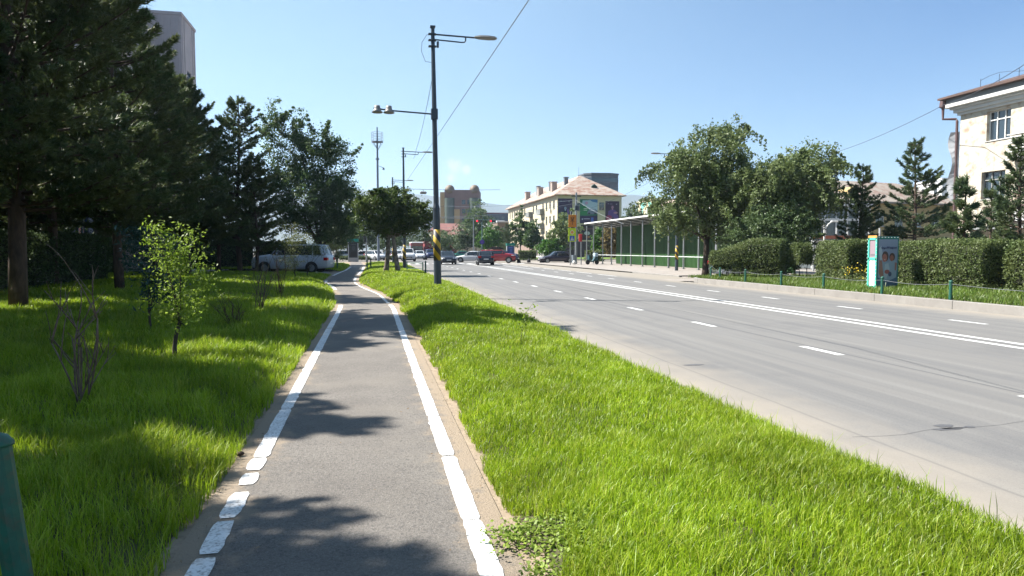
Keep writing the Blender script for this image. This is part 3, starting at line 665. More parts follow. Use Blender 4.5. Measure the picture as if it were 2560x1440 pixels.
def twigs(name, label, loc, n, hgt, spread, rad, seed, m, leafm=None, cat='shrub', fork=True, nleaf=0, lsz=.05):
    t = thing(name, label, cat, loc); rr = random.Random(seed); mb = MB(); tips = []
    def br(p, d, L_, r_, lv):
        q = p + d * L_; mdl = p + d * L_ * .5 + Vector((rr.uniform(-1, 1), rr.uniform(-1, 1), rr.uniform(-.5, 1))) * L_ * .09
        pts = bez(p, mdl, q, 4); mb.tube(pts, [r_ * k for k in (1, .9, .8, .7, .6)], 6); tips.extend(pts[2:])
        if lv:
            for k in range(rr.randint(1, 3)):
                k0 = pts[rr.randint(1, 4)]; dd = (d + Vector((rr.uniform(-1, 1), rr.uniform(-1, 1), rr.uniform(-.1, .5))) * .75).normalized()
                br(k0, dd, L_ * rr.uniform(.35, .7), r_ * .62, lv - 1)
    for i in range(n):
        az = rr.uniform(0, 6.283); sp = rr.uniform(.15, 1) * spread
        br(Vector((rr.uniform(-.08, .08), rr.uniform(-.08, .08), -.05)), Vector((math.cos(az) * sp, math.sin(az) * sp, 1)).normalized(), hgt * rr.uniform(.45, .72), rad, 2 if fork else 1)
    mb.build('branches', m, t, sm=True)
    if nleaf:
        r = np.random.default_rng(seed); T = np.array([tuple(q) for q in tips]); P = T[r.integers(0, len(T), nleaf)] + r.standard_normal((nleaf, 3)) * .05
        V, Fc = leaves(P, lsz, r, .5, .5); leafobj('leaves', V, Fc, leafm, t)
    return t
M_dead = mat('dead_wood', (.21, .155, .115), .85, (.12, .07, .05), scale=14, coord='obj', bump=.4, bscale=60)
M_red = mat('reddish_twigs', (.13, .06, .04), .85, (.08, .04, .03), scale=8)
twigs('dead_shrub', 'bare cut-back shrub of pale dead branches in the near lawn', GZ(212, 1012), 8, 1.3, .42, .011, 4, M_dead)
twigs('bare_shrub', 'low reddish-brown twiggy shrub behind the sapling', GZ(585, 812), 9, .75, .8, .008, 9, M_red, M_willow, nleaf=120, lsz=.04)
twigs('bare_shrub', 'thin grey upright twigs of a shrub near the bend of the path', GZ(648, 772), 7, 1.5, .35, .011, 19, M_dead, M_willow, nleaf=140, lsz=.045)
twigs('bare_shrub', 'sparse brown-stemmed shrub in front of the silver off-roader', GZ(700, 740), 7, 1.7, .35, .012, 29, M_red, M_willow, nleaf=160, lsz=.05)
vp = G(1306, 852, .25)
twigs('roadside_seedling', 'spindly green seedling growing from the verge grass near the road', vp, 3, .85, .35, .004, 6, leaf_mat('seedling_stem', (.12, .16, .05), (.16, .2, .07)), M_sapl, cat='seedling', nleaf=70, lsz=.055)
# clover patch at the path edge and yellow flowers
r = np.random.default_rng(77)
n = 2600; cx = G(1335, 1385, .05); az = r.random(n) * 6.283; rd = np.sqrt(r.random(n))
cl = r.integers(0, 26, n); ca = r.random(26) * 6.283; cr_ = np.sqrt(r.random(26)); sg = .03 + .06 * r.random(26)
P = np.stack([cx.x + .1 + np.cos(ca[cl]) * cr_[cl] * .24 + r.standard_normal(n) * sg[cl], cx.y - .02 + np.sin(ca[cl]) * cr_[cl] * .42 + r.standard_normal(n) * sg[cl], .03 + .07 * r.random(n)], 1); P[:, 2] += hv(P[:, 0], P[:, 1]) - .06
V, Fc = leaves(P, .024, r, .8, 2.5); leafobj('clover_patch', V, Fc, leaf_mat('clover_leaves', (.18, .28, .03), (.28, .37, .06), .35, scale=12), kind='stuff', label='pale green clover-like weeds at the sandy path edge', cat='weeds')
def flowers(label, loc, seed, s=1.0):
    t = thing('flowering_plant', label, 'plant', loc, 0, 'yellow flowering plants behind the kerb'); r = np.random.default_rng(seed)
    P = r.standard_normal((260, 3)) * np.array([.32, .25, .18]) * s + np.array([0, 0, .34 * s]); V, Fc = leaves(P, .09, r, .4, .5); leafobj('leaves', V, Fc, M_hedge, t)
    P = r.standard_normal((85, 3)) * np.array([.33, .27, .13]) * s + np.array([0, 0, .62 * s]); V, Fc = leaves(P, .055, r, .9, 1.5); leafobj('blossom', V, Fc, M_yflow, t)
flowers('yellow flowering plant left of the advertising pillar', PD(2140, 26.5, z=.24), 1, 1.0)
flowers('yellow flowering plant at the right edge behind the kerb', PD(2545, 22, z=.24), 2, .8)

def hedge(label, pts, wd, h0, h1, seed, gapbase=.25, leaf=.075, m=None, group='clipped hedges behind the far kerb', dens=900, core=True, rnd=.35, zb=.2):
    """clipped hedge along a polyline"""
    A = np.array([[p[0], p[1]] for p in pts]); seg = np.linalg.norm(np.diff(A, axis=0), axis=1); L_ = seg.sum(); cs = np.concatenate([[0], np.cumsum(seg)])
    t = thing('clipped_hedge', label, 'hedge', (A[0, 0], A[0, 1], zb), 0, group); r = np.random.default_rng(seed)
    hm = max(h0, h1); n = int(dens * (2 * L_ * hm + L_ * wd + 2 * wd * hm))
    u = r.random(n); s = r.random(n) * L_; face = r.random(n); z = np.zeros(n); v = np.zeros(n)
    htop = h0 + (h1 - h0) * sstep(0, .6, s / L_) + .05 * noise1(s * 1.5, seed)
    pt = wd / (2 * hm + wd + 2 * wd * hm / L_); pe = 2 * wd * hm / L_ / (2 * hm + wd + 2 * wd * hm / L_)
    top = face < pt; end = (face >= pt) & (face < pt + pe)
    v = np.where(top | end, (u * 2 - 1), np.where(u < .5, -1, 1)); zz = np.where(top, 1, r.random(n)); s = np.where(end, np.where(r.random(n) < .5, 0, L_), s)
    htop = h0 + (h1 - h0) * sstep(0, .6, s / L_) + .05 * noise1(s * 1.5, seed)
    z = gapbase + (htop - gapbase) * zz
    # round the shoulders
    cut = np.clip((z - (htop - rnd)) / rnd, 0, 1); v = v * (1 - (1 - np.sqrt(np.maximum(0, 1 - cut ** 2 * .8))) * np.where(top, .3, 1))
    z = np.where(top, z - rnd * .6 * np.abs(v) ** 4, z)
    es = np.minimum(s, L_ - s); z = np.where(top, z - .35 * np.clip(1 - es / .35, 0, 1) ** 2 * .6, z)
    v = v * (1 - .12 * (1 - zz) * (zz < .3)); dep = (r.random(n) ** 1.5) * .16
    keep = ~((z < gapbase + .35) & (r.random(n) < .55) & (noise2(s * 1.7, z * 2, seed) > -.1)); 
    wl = wd / 2 * v * (1 - dep) + .04 * noise2(s * 2, z * 2, seed + 1); z = z - np.where(top, dep * .8, 0)
    X = np.interp(s, cs, A[:, 0]); Y = np.interp(s, cs, A[:, 1]); j = np.clip(np.searchsorted(cs, s) - 1, 0, len(seg) - 1)
    d = np.diff(A, axis=0) / seg[:, None]; nx = -d[j, 1]; ny = d[j, 0]
    es_in = np.where(end, np.where(s <= 0, 1, -1) * dep * .5, 0)
    P = np.stack([X + nx * wl + d[j, 0] * es_in - A[0, 0], Y + ny * wl + d[j, 1] * es_in - A[0, 1], z], 1)[keep]
    P += r.standard_normal(P.shape) * .025
    V, Fc = leaves(P, leaf, r, .55, .3); leafobj('foliage', V, Fc, m or M_hedge, t)
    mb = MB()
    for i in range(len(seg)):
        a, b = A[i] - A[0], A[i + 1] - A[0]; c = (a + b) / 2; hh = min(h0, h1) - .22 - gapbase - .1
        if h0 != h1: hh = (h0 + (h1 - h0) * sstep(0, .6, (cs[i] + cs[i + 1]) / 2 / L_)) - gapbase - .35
        mb.box((c[0], c[1], gapbase + .12 + hh / 2), (max(seg[i] - .3, .2), wd - .32, hh), rz=math.atan2(*(b - a)[::-1]), bev=.1)  # solid dark box added inside the leaves to block light
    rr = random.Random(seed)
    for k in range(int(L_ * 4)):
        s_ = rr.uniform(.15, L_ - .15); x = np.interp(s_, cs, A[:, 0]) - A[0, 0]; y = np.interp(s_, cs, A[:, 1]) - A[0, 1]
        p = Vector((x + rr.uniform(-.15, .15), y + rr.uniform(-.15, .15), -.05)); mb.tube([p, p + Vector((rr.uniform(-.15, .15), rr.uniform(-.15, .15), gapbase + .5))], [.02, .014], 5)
    mb.build('core_and_stems', M_core, t); return t
hp = lambda px, X, z=.24: PX(px, X, z=z)
a_ = G(1782, 693, .24); b_ = G(1955, 697, .24)
hedge('low clipped hedge stepping up towards the driveway corner', [(a_.x, a_.y), ((a_.x + b_.x) / 2, (a_.y + b_.y) / 2), (b_.x, b_.y)], 1.3, 1.35, 1.95, 41, .35)
c_ = PD(2002, 32.6); hedge('small ball-shaped clipped hedge between two square ones', [(c_.x - .35, c_.y), (c_.x + .35, c_.y - .1)], 1.0, 1.75, 1.75, 42, .75, rnd=.7)
a_ = hp(2076, 20.2); b_ = hp(2158, 20.0); hedge('square clipped hedge with a dark hollow side left of the pillar', [(a_.x, a_.y), (b_.x, b_.y)], 1.5, 1.85, 1.85, 43, .3)
a_ = hp(2262, 20.3); b_ = hp(2510, 20.0); hedge('long flat-topped clipped hedge right of the pillar', [(a_.x, a_.y), ((a_.x + b_.x) / 2, (a_.y + b_.y) / 2), (b_.x, b_.y)], 1.7, 1.78, 1.78, 44, .2)
a_ = hp(2560, 20.0); hedge('clipped hedge cut by the right edge of the picture', [(a_.x, a_.y), (20, a_.y - 3)], 1.5, 1.75, 1.75, 45, .2)
hedge('tall dark clipped hedge behind the pine trunks on the left', [(-12.3, 13), (-12.3, 20), (-12.3, 27), (-12.2, 34)], 1.3, 2.15, 2.15, 46, .1, .09, M_bush, None, 420, zb=.15)

# ================================================================ STREET FURNITURE
def stripe_mat():
    m = bpy.data.materials.new('yellow_black_stripes'); m.use_nodes = True; nt = m.node_tree; L = nt.links; b = nt.nodes['Principled BSDF']
    tc = N(nt, 'ShaderNodeTexCoord'); sx = N(nt, 'ShaderNodeSeparateXYZ'); L.new(tc.outputs['Object'], sx.inputs[0])
    a = N(nt, 'ShaderNodeMath', operation='MULTIPLY_ADD'); L.new(sx.outputs[0], a.inputs[0]); a.inputs[1].default_value = 1.3; L.new(sx.outputs[2], a.inputs[2])
    d = N(nt, 'ShaderNodeMath', operation='DIVIDE'); L.new(a.outputs[0], d.inputs[0]); d.inputs[1].default_value = .44
    f = N(nt, 'ShaderNodeMath', operation='FRACT'); L.new(d.outputs[0], f.inputs[0])
    g = N(nt, 'ShaderNodeMath', operation='GREATER_THAN'); L.new(f.outputs[0], g.inputs[0]); g.inputs[1].default_value = .5
    x = N(nt, 'ShaderNodeMix', data_type='RGBA'); x.inputs[6].default_value = (.42, .27, .015, 1); x.inputs[7].default_value = (.02, .02, .022, 1)
    L.new(g.outputs[0], x.inputs[0]); L.new(x.outputs[2], b.inputs['Base Color']); b.inputs['Roughness'].default_value = .55; return m
M_stripe = stripe_mat()
M_lampg = mat('lamp_housing', (.30, .29, .27), .5, (.2, .19, .18), scale=20, coord='obj')
def lamppost(label, P, side=1, left=True, h=9.0, lean=(-.12, 0)):
    t = thing('street_lamp', label, 'street lamp', P, 0, 'street lamps along the road')
    X = lambda z: Vector((lean[0] * z / h, lean[1] * z / h, z))
    mb = MB(); mb.tube([X(2.65), X(2.75), X(6), X(h)], [.110, .09, .08, .06], 14); mb.box(X(h) + Vector((0, 0, .02)), (.17, .17, .05))
    mb.build('pole', M_dark, t, sm=False)
    mb = MB(); mb.tube([X(-.3), X(.85)], [.128, .125], 14); mb.build('lower_sleeve', M_dark, t); mb = MB(); mb.tube([X(1.9), X(2.62), X(2.7)], [.120, .118, .10], 14); mb.build('upper_sleeve', M_dark, t)
    mb = MB(); mb.tube([X(.85), X(1.9)], [.127, .122], 16); mb.build('warning_band', M_stripe, t, sm=True)
    mb = MB(); s = side; a = X(h - .22)
    mb.tube([a, a + Vector((s * 1.42, 0, -.03)), a + Vector((s * 1.5, 0, -.03))], .028, 8)
    mb.tube([a + Vector((0, 0, -.17)), a + Vector((s * .95, 0, -.21)), a + Vector((s * 1.06, 0, -.2)), a + Vector((s * 1.1, 0, -.15)), a + Vector((s * 1.1, 0, -.03))], .024, 8)
    for zz in (.22, .42, .62): mb.box(X(h - zz) - Vector((s * .02, 0, 0)), (.26, .17, .03))
    mb.box(X(h - .55) + Vector((s * .16, 0, 0)), (.07, .07, .2))
    mb.build('arm', M_dark, t)
    mb = MB(); c = a + Vector((s * 1.78, 0, -.02))
    mb.loft([[(c.x + dx * s, c.y + y_ * wy, c.z + z_ * hz) for (y_, z_) in ((-1, 0), (-.8, .8), (0, 1), (.8, .8), (1, 0), (.7, -.5), (-.7, -.5))] for dx, wy, hz in ((-.38, .06, .04), (-.2, .13, .07), (.1, .15, .075), (.3, .13, .06), (.38, .06, .03))])
    mb.build('lamp_head', M_lampg, t)
    if left:
        mb = MB(); b = X(5.75)
        mb.tube([b, b + Vector((-s * 1.35, 0, .06)), b + Vector((-s * 2.0, 0, .12))], .026, 8); mb.box(b, (.22, .2, .34)); mb.build('side_arm', M_dark, t)
        for dx in (1.5, 1.88):
            mb = MB(); c = b + Vector((-s * dx, 0, .04)); mb.tube([c + Vector((0, 0, .17)), c + Vector((0, 0, .1)), c + Vector((0, 0, .02)), c + Vector((0, 0, -.05)), c + Vector((0, 0, -.065))], [.09, .1, .12, .19, .17], 14); mb.build('floodlamp', M_lampg, t, sm=True)
        mb = MB(); q = X(h - .25)
        mb.tube([q, q + Vector((-.2, 0, .0)), q + Vector((-.36, 0, -.25)), q + Vector((-.38, 0, -.55)), q + Vector((-.25, 0, -.88)), X(h - 1.15)], .008, 5)
        mb.build('cable_loop', M_dark, t)
    return t
lp = PD(1094, 23.2, z=0); lp.z = float(hv(np.array([lp.x]), np.array([lp.y]))[0])
lamppost('nearest street lamp, its pole banded yellow and black, on the verge', lp, 1, True, 8.6)
lamppost('street lamp behind the round clipped tree, second along the verge', PD(1011, 50.8, z=.1), 1, False, 9.0, (-.02, 0))
lamppost('third and farthest street lamp on the path side', PD(983, 71.5, z=.1), 1, False, 9.0, (0, 0))
lamppost('street lamp across the road between the hoarding and the elm', PD(1692, 51.8, z=.05), -1, False, 9.0, (0, 0))

def bollard(label, P, h=.52, r=.045, group='green bollards with a cable behind the far kerb', lean=(0, 0)):
    t = thing('bollard', label, 'bollard', P, 0, group); mb = MB(); e = Vector((lean[0], lean[1], h))
    mb.tube([Vector((0, 0, -.2)), e], r, 12); mb.build('post', M_bpost, t, sm=False)
    mb = MB(); mb.tube([e, e + Vector((0, 0, .012)), e + Vector((0, 0, .04)), e + Vector((0, 0, .055))], [r * 1.15, r * 1.2, r * .8, r * .2], 12); mb.build('cap', M_bpost, t, sm=True)
    return t, P + e
bp = []
ordn = ['first', 'second', 'third', 'fourth', 'fifth', 'sixth', 'seventh', 'eighth', 'ninth']
for i, (px, py) in enumerate(((1777, 695), (1800, 697), (1863.5, 704), (1953, 712), (2059, 721), (2205, 734), (2376, 749))):
    _, e = bollard('green bollard, %s from the driveway corner along the far kerb' % ordn[i], G(px, py, .235), .5); bp.append(e)
e0 = bp[-1]; _, e = bollard('green bollard just outside the right edge, by the far kerb', Vector((16.1, 11.5, .235)), .5); bp.append(e)
def wire(name, label, pts, r, sag=0, m=None, cat='cable', n=14, group=None):
    mb = MB()
    for a, b in zip(pts[:-1], pts[1:]):
        a = Vector(a); b = Vector(b); mb.tube([a.lerp(b, i / n) - Vector((0, 0, sag * 4 * (i / n) * (1 - i / n))) for i in range(n + 1)], r, 5)
    return mb.build(name, m or M_dark, label=label, cat=cat, group=group)
wire('fence_cable', 'thin slack cable strung between the green bollards', [p - Vector((0, 0, .06)) for p in bp], .006, .07, M_steel, 'cable')
bollard('thick green post with a rounded cap at the bottom left corner', PD(40, 2.75, z=.12), .735, .052, None, (-.10, .0))
bollard('green bollard left of the path beside the off-roader', G(843, 673, .1), .7, .05, 'green bollards near the round clipped tree')
bollard('green bollard right of the path where its white line ends', G(918, 676, .1), .75, .05, 'green bollards near the round clipped tree')
bollard('green bollard left of the round clipped tree trunks', G(927, 673, .1), .8, .05, 'green bollards near the round clipped tree')
bollard('green bollard at the kerb end of the low green rail', G(1064, 686, .1), .8, .05, 'green bollards near the round clipped tree')
t = thing('guard_rail', 'low green guard rail at the kerb by the second street lamp', 'guard rail', G(1042, 682, .05)); mb = MB()
a = Vector((-.65, .4, 0)); b = Vector((.35, -.9, 0))
for q in (a, b):
    m2 = MB(); m2.tube([q + Vector((0, 0, -.2)), q + Vector((0, 0, .75))], .04, 8); m2.build('post', M_bpost, t)
for zz in (.3, .68): mb.tube([a + Vector((0, 0, zz)), b + Vector((0, 0, zz))], .022, 6)
mb.build('rail', M_bpost, t)

# ---- hoarding with canopy
M_hoard = mat('green_corrugated_panel', (.032, .10, .020), .6, (.024, .078, .017), scale=2.5)
wx = 28.0; y0h, y1h = 40.5, 74.0
t = thing('hoarding', 'long green corrugated hoarding under a lean-to canopy on grey posts', 'hoarding', (25, y0h, 0.05)); L_ = y1h - y0h
mb = MB(); n = int(L_ / .25); xs = []
for i in range(n + 1):
    for k, dx in ((0, 0), (.45, 0), (.55, .035), (.95, .035)):
        yy = (i + k) * .25
        if yy <= L_: xs.append((2.3 + dx, yy))
mb.add([(x, y, z) for x, y in xs for z in (0.02, 4.15)], [(2 * i, 2 * i + 2, 2 * i + 3, 2 * i + 1) for i in range(len(xs) - 1)]); mb.b2(2.36, 2.46, 0, L_, 0, 4.1)
mb.build('panel_wall', M_hoard, t)
for i in range(7):
    mb = MB(); mb.b2(2.27, 2.3, 2 + i * 4.6, 2.08 + i * 4.6, .02, 1.9 + .2 * (i % 3)); mb.build('joint_strip', mat('dark_green_strip', (.015, .06, .012), .7), t)
mb = MB(); mb.M = Matrix.Identity(4)
mb.add([(-.42, -1, 4.60), (2.6, -1, 4.15), (2.6, L_ + 3.2, 4.15), (-.42, L_ + 3.2, 4.60), (-.42, -1, 4.67), (2.6, -1, 4.22), (2.6, L_ + 3.2, 4.22), (-.42, L_ + 3.2, 4.67)], [(0, 1, 2, 3), (7, 6, 5, 4), (0, 4, 5, 1), (1, 5, 6, 2), (2, 6, 7, 3), (3, 7, 4, 0)])
mb.build('canopy_roof', mat('corrugated_roof_sheet', (.40, .42, .43), .5, (.30, .31, .32), scale=1.2, metal=.3), t)
mb = MB(); mb.box((-.46, L_ / 2 + 1.1, 4.66), (.06, L_ + 4.3, .13)); mb.build('fascia', M_white, t)
mb = MB()
for i in range(15):
    yy = .3 + i * 2.55
    if yy < L_ + 3.2: mb.add([(-.4, yy, 4.48), (2.25, yy, 4.09), (2.25, yy + .06, 4.09), (-.4, yy + .06, 4.48), (-.4, yy, 4.592), (2.25, yy, 4.196), (2.25, yy + .06, 4.196), (-.4, yy + .06, 4.592)], [(3, 2, 1, 0), (0, 1, 5, 4), (2, 3, 7, 6), (1, 2, 6, 5), (3, 0, 4, 7)])
for xx in (.35, 1.1, 1.85): mb.box((xx, L_ / 2 + 1, 4.60 - (xx + .42) * .149 - .03), (.05, L_ + 4, .05))
mb.build('rafters', flat((.16, .18, .18), .6), t)
pyy = [PX(px, 25.0).y for px in (1467, 1484, 1507, 1529, 1553.6, 1577.5, 1606.5, 1637, 1671.6, 1709.5, 1747, 1790)] + [46.5, 43.5, 41]
for yy in pyy:
    mb = MB(); mb.box((0, yy - y0h, 2.19), (.11, .11, 4.4)); mb.box((0, yy - y0h, .03), (.24, .24, .04)); mb.build('post', M_steel, t)
mb = MB(); mb.box((-.085, (pyy[1] + 41) / 2 - y0h, 1.02), (.05, pyy[1] - 41, .06)); mb.build('rail', flat((.62, .66, .64), .5), t)

# ---- advertising pillars
def text_mesh(parent, name, txt, size, M, m, ext=.004, bold=0):
    cu = bpy.data.curves.new(name, 'FONT'); cu.body = txt; cu.size = size; cu.extrude = ext; cu.offset = bold; cu.align_x = 'CENTER'; cu.align_y = 'CENTER'
    o = bpy.data.objects.new(name, cu); COL.objects.link(o); bpy.context.view_layer.update()
    me = bpy.data.meshes.new_from_object(o.evaluated_get(bpy.context.evaluated_depsgraph_get())); bpy.data.objects.remove(o)
    me.transform(M); me.materials.clear(); me.materials.append(m); return link(bpy.data.objects.new(name, me), parent)
def ell(cx, cy, rx, ry, n=20, a0=0, a1=6.2832): return [(cx + rx * math.cos(a0 + (a1 - a0) * i / n), cy + ry * math.sin(a0 + (a1 - a0) * i / n)) for i in range(n)]
def poster(parent, name, O, U, W_, Hh, bgc, shapes, step=.002, rough=.35):
    """flat printed picture: shapes are (polygon in 0..1 units, colour), each a hair above the last"""
    O = Vector(O); U = Vector(U).normalized(); Z = Vector((0, 0, 1)); Nn = U.cross(Z); cols = []; mb = MB()
    def P(u, v, k): return O + U * (u * W_) + Z * (v * Hh) + Nn * (k * step)
    for k, (poly, c) in enumerate([([(0, 0), (1, 0), (1, 1), (0, 1)], bgc)] + shapes):
        if c not in cols: cols.append(c)
        mb.mi = cols.index(c)
        if k == 0: mb.quad(*[P(u, v, 0) for u, v in poly])
        else: mb.quad(*[P(min(.995, max(.005, u)), min(.995, max(.005, v)), k) for u, v in poly])
    return mb.build(name, [flat(c, rough) for c in cols], parent)
def person_shapes(cx, top, s, skin, hair, cloth, asp):
    S = []; e = lambda x, y, rx, ry, c: S.append((ell(cx + x * s, top + y * s, rx * s, ry * s * asp), c))
    e(0, -.10 * asp, .115, .15, hair)
    S.append(([(cx - .33 * s, top - .95 * s * asp), (cx - .30 * s, top - .45 * s * asp), (cx - .12 * s, top - .33 * s * asp), (cx + .12 * s, top - .33 * s * asp), (cx + .30 * s, top - .45 * s * asp), (cx + .33 * s, top - .95 * s * asp)], cloth))
    S.append(([(cx - .045 * s, top - .36 * s * asp), (cx + .045 * s, top - .36 * s * asp), (cx + .04 * s, top - .2 * s * asp), (cx - .04 * s, top - .2 * s * asp)], skin))
    e(0, -.15 * asp, .085, .12, skin)
    e(-.03, -.14 * asp, .014, .008, hair); e(.03, -.14 * asp, .014, .008, hair); e(0, -.215 * asp, .03, .008, (.35, .12, .10))
    return S
cK = PD(2193, 24.6, z=.2)
t = thing('advertising_pillar', 'mint-framed advertising pillar with a poster of two people embracing', 'advertising pillar', cK)
M_mint = flat((.10, .62, .45), .4); M_mintd = flat((.03, .22, .17), .4)
mb = MB(); mb.b2(0, .90, 0, .42, .05, 1.93); mb.build('housing', M_mintd, t)
mb = MB()
for (y_, z0_, z1_) in ((.02, .1, 1.9), (.40, .1, 1.9)): mb.b2(-.03, 0, y_ - .035, y_ + .035, z0_, z1_)
mb.b2(-.03, 0, 0, .42, .03, .14); mb.b2(-.03, 0, 0, .42, 1.08, 1.16); mb.b2(-.03, 0, 0, .42, 1.80, 1.88); mb.build('frame', M_mint, t)
mb = MB(); mb.b2(-.035, .01, -.01, .43, 1.88, 1.96); mb.build('top_strip', flat((.75, .36, .10), .5), t)
poster(t, 'side_panel', (-.006, .37, .14), (0, -1, 0), .32, .94, (.80, .82, .82), [], .001)
poster(t, 'side_panel', (-.006, .37, 1.16), (0, -1, 0), .32, .64, (.30, .24, .27), [([(.1, .05), (.9, .05), (.9, .95), (.1, .95)], (.34, .26, .30)), ([(.15, .1), (.85, .1), (.85, .2), (.15, .2)], (.2, .18, .2))], .001)
bgc = (.30, .34, .44)
sh = [([(0, 0), (1, 0), (1, .35), (.6, .28), (0, .2)], (.10, .17, .26)), ([(.02, .80), (.14, .86), (.30, .58), (.10, .55)], (.55, .60, .64)),
      (ell(.36, .64, .17, .11), (.13, .08, .07)), (ell(.72, .63, .15, .085), (.12, .07, .06)),
      ([(.0, .20), (.02, .55), (.22, .58), (.50, .52), (.62, .55), (.9, .56), (.98, .42), (.95, .2), (.5, .12)], (.34, .42, .50)),
      ([(.04, .30), (.05, .56), (.2, .56), (.24, .4), (.3, .24), (.15, .2)], (.42, .22, .17)),
      (ell(.33, .61, .125, .085), (.52, .20, .15)), (ell(.70, .605, .10, .065), (.38, .15, .11)),
      (ell(.29, .625, .014, .006), (.1, .05, .05)), (ell(.37, .625, .014, .006), (.1, .05, .05)), (ell(.33, .575, .035, .009), (.7, .55, .5)),
      ([(.30, .22), (.36, .48), (.52, .50), (.60, .38), (.44, .16)], (.50, .56, .60)), (ell(.47, .32, .13, .045), (.42, .13, .12)), (ell(.62, .27, .09, .05), (.10, .12, .2)),
      ([(.86, .52), (.97, .50), (.93, .34), (.86, .36)], (.40, .20, .16))]
poster(t, 'poster', (.05, -.006, .10), (1, 0, 0), .80, 1.72, bgc, sh, .0006)
MT = lambda x, y, z: Matrix.Translation((x, y, z)) @ Matrix.Rotation(R(90), 4, 'X')
text_mesh(t, 'lettering', 'Өнө', .12, MT(.27, -.02, 1.50), flat((.06, .08, .18)), .001, .003)
text_mesh(t, 'lettering', 'Мэдрэл', .11, MT(.60, -.02, 1.52), flat((.06, .08, .18)), .001, .003)
for k in range(7):
    mb = MB(); mb.box((.06 + k * .13, -.012, 1.885), (.045, .02, .025), bev=.006)
    mb.build('bulb', flat((.7, .75, .75), .3), t)
for k in range(13):
    for y_ in (-.015, .435):
        mb = MB(); mb.box((-.04, y_, .2 + k * .135), (.02, .02, .035)); mb.build('bulb', flat((.75, .9, .85), .3), t)
def adpillar(label, P, wd, h, c, rz=0):
    t = thing('advertising_pillar', label, 'advertising pillar', P, rz)
    mb = MB(); mb.b2(0, wd, 0, .3, h * .18, h * .86); mb.build('housing', flat((.05, .07, .12), .4), t)
    mb = MB(); mb.b2(-.12, -.005, -.03, .33, 0, h * .86); mb.b2(wd + .005, wd + .1, -.03, .33, 0, h * .86); mb.build('side_frame', flat((.42, .44, .46), .5), t)
    mb = MB(); mb.b2(-.16, wd + .14, -.06, .36, h * .87, h); mb.build('top_band', flat((.01, .25, .19), .4), t)
    mb = MB(); mb.b2(0, wd, .02, .28, 0, h * .175); mb.build('base', flat((.34, .35, .36), .6), t)
    poster(t, 'poster', (.04, -.01, h * .2), (1, 0, 0), wd - .08, h * .64, c, [(ell(.55, .62, .22, .16), tuple(x * 1.8 for x in c)), ([(.1, .05), (.9, .05), (.8, .4), (.2, .35)], tuple(x * .5 for x in c)), ([(.15, .85), (.85, .85), (.85, .9), (.15, .9)], tuple(min(1, x * 3) for x in c))], .004)
adpillar('dark poster pillar with a green top at the end of the cycle path', PD(872, 92, z=0), 1.15, 3.1, (.025, .03, .035))
adpillar('blue poster pillar with a green top on the corner past the crossing', PD(1269, 92, z=0), .85, 2.5, (.06, .10, .26))

# ---- road signs at the crossing
M_or = flat((.62, .22, .02), .5); M_lime = flat((.55, .72, .02), .5)
P0 = PD(1426, 72, z=.05); t = thing('road_sign', 'orange board above a lime-green priority and pedestrian crossing sign', 'road sign', P0, R(4))
k72 = 72 / 1707
mb = MB(); mb.tube([(0, 0, 0), (0, 0, 5.6)], .06, 8); mb.build('post', M_steel, t)
mb = MB(); mb.b2(-.25, .62, -.09, -.065, 3.95, 5.25); mb.build('orange_board', M_or, t)
mb = MB()
for a_, b_ in (((-.02, 4.5), (.36, 5.0)), ((.36, 4.5), (-.02, 5.0)), ((.17, 4.2), (.17, 4.7))):
    mb.tube([(a_[0], -.1, a_[1]), (b_[0], -.1, b_[1])], .035, 4)
mb.tube([(.17 + .16 * math.cos(i * .63), -.1, 4.85 + .16 * math.sin(i * .63)) for i in range(11)], .025, 4); mb.build('board_symbol', flat((.10, .05, .02)), t)
mb = MB(); mb.b2(-.28, .58, -.09, -.065, 2.45, 3.85); mb.build('crossing_board', M_lime, t)
mb = MB(); q = (.15, 3.42)
mb.quad((q[0] - .27, -.1, q[1]), (q[0], -.1, q[1] - .27), (q[0] + .27, -.1, q[1]), (q[0], -.1, q[1] + .27)); mb.build('priority_diamond', flat((.75, .65, .55)), t)
mb = MB(); mb.quad((q[0] - .19, -.11, q[1]), (q[0], -.11, q[1] - .19), (q[0] + .19, -.11, q[1]), (q[0], -.11, q[1] + .19)); mb.build('diamond_centre', flat((.8, .33, .05)), t)
mb = MB(); mb.quad((-.12, -.1, 2.53), (.42, -.1, 2.53), (.42, -.1, 3.05), (-.12, -.1, 3.05)); mb.build('blue_panel', flat((.02, .09, .42)), t)
mb = MB(); mb.quad((-.04, -.11, 2.58), (.34, -.11, 2.58), (.15, -.11, 2.98)); mb.build('white_triangle', flat((.7, .72, .75)), t)
mb = MB(); mb.quad((.12, -.12, 2.78), (.18, -.12, 2.78), (.18, -.12, 2.88), (.12, -.12, 2.88)); mb.quad((.13, -.12, 2.78), (.07, -.12, 2.62), (.10, -.12, 2.62), (.15, -.12, 2.74), (.20, -.12, 2.62), (.23, -.12, 2.62), (.17, -.12, 2.78)); mb.build('walking_figure', flat((.02, .02, .03)), t)
t = thing('utility_pole', 'grey utility pole with brackets and wires beside the crossing sign', 'pole', PD(1440, 76, z=.05))
mb = MB(); mb.tube([(0, 0, 0), (0, 0, 7.9)], [.14, .10], 10); mb.build('pole', M_steel, t)
mb = MB(); mb.box((0, 0, 7.5), (1.1, .1, .1)); mb.build('bracket', M_dark, t); mb = MB(); mb.box((0, -.14, 6.2), (.4, .25, .5)); mb.build('switch_box', M_dark, t)
t = thing('utility_pole', 'plain thin post with a small red box near the hoarding', 'pole', PD(1453, 73, z=.05))
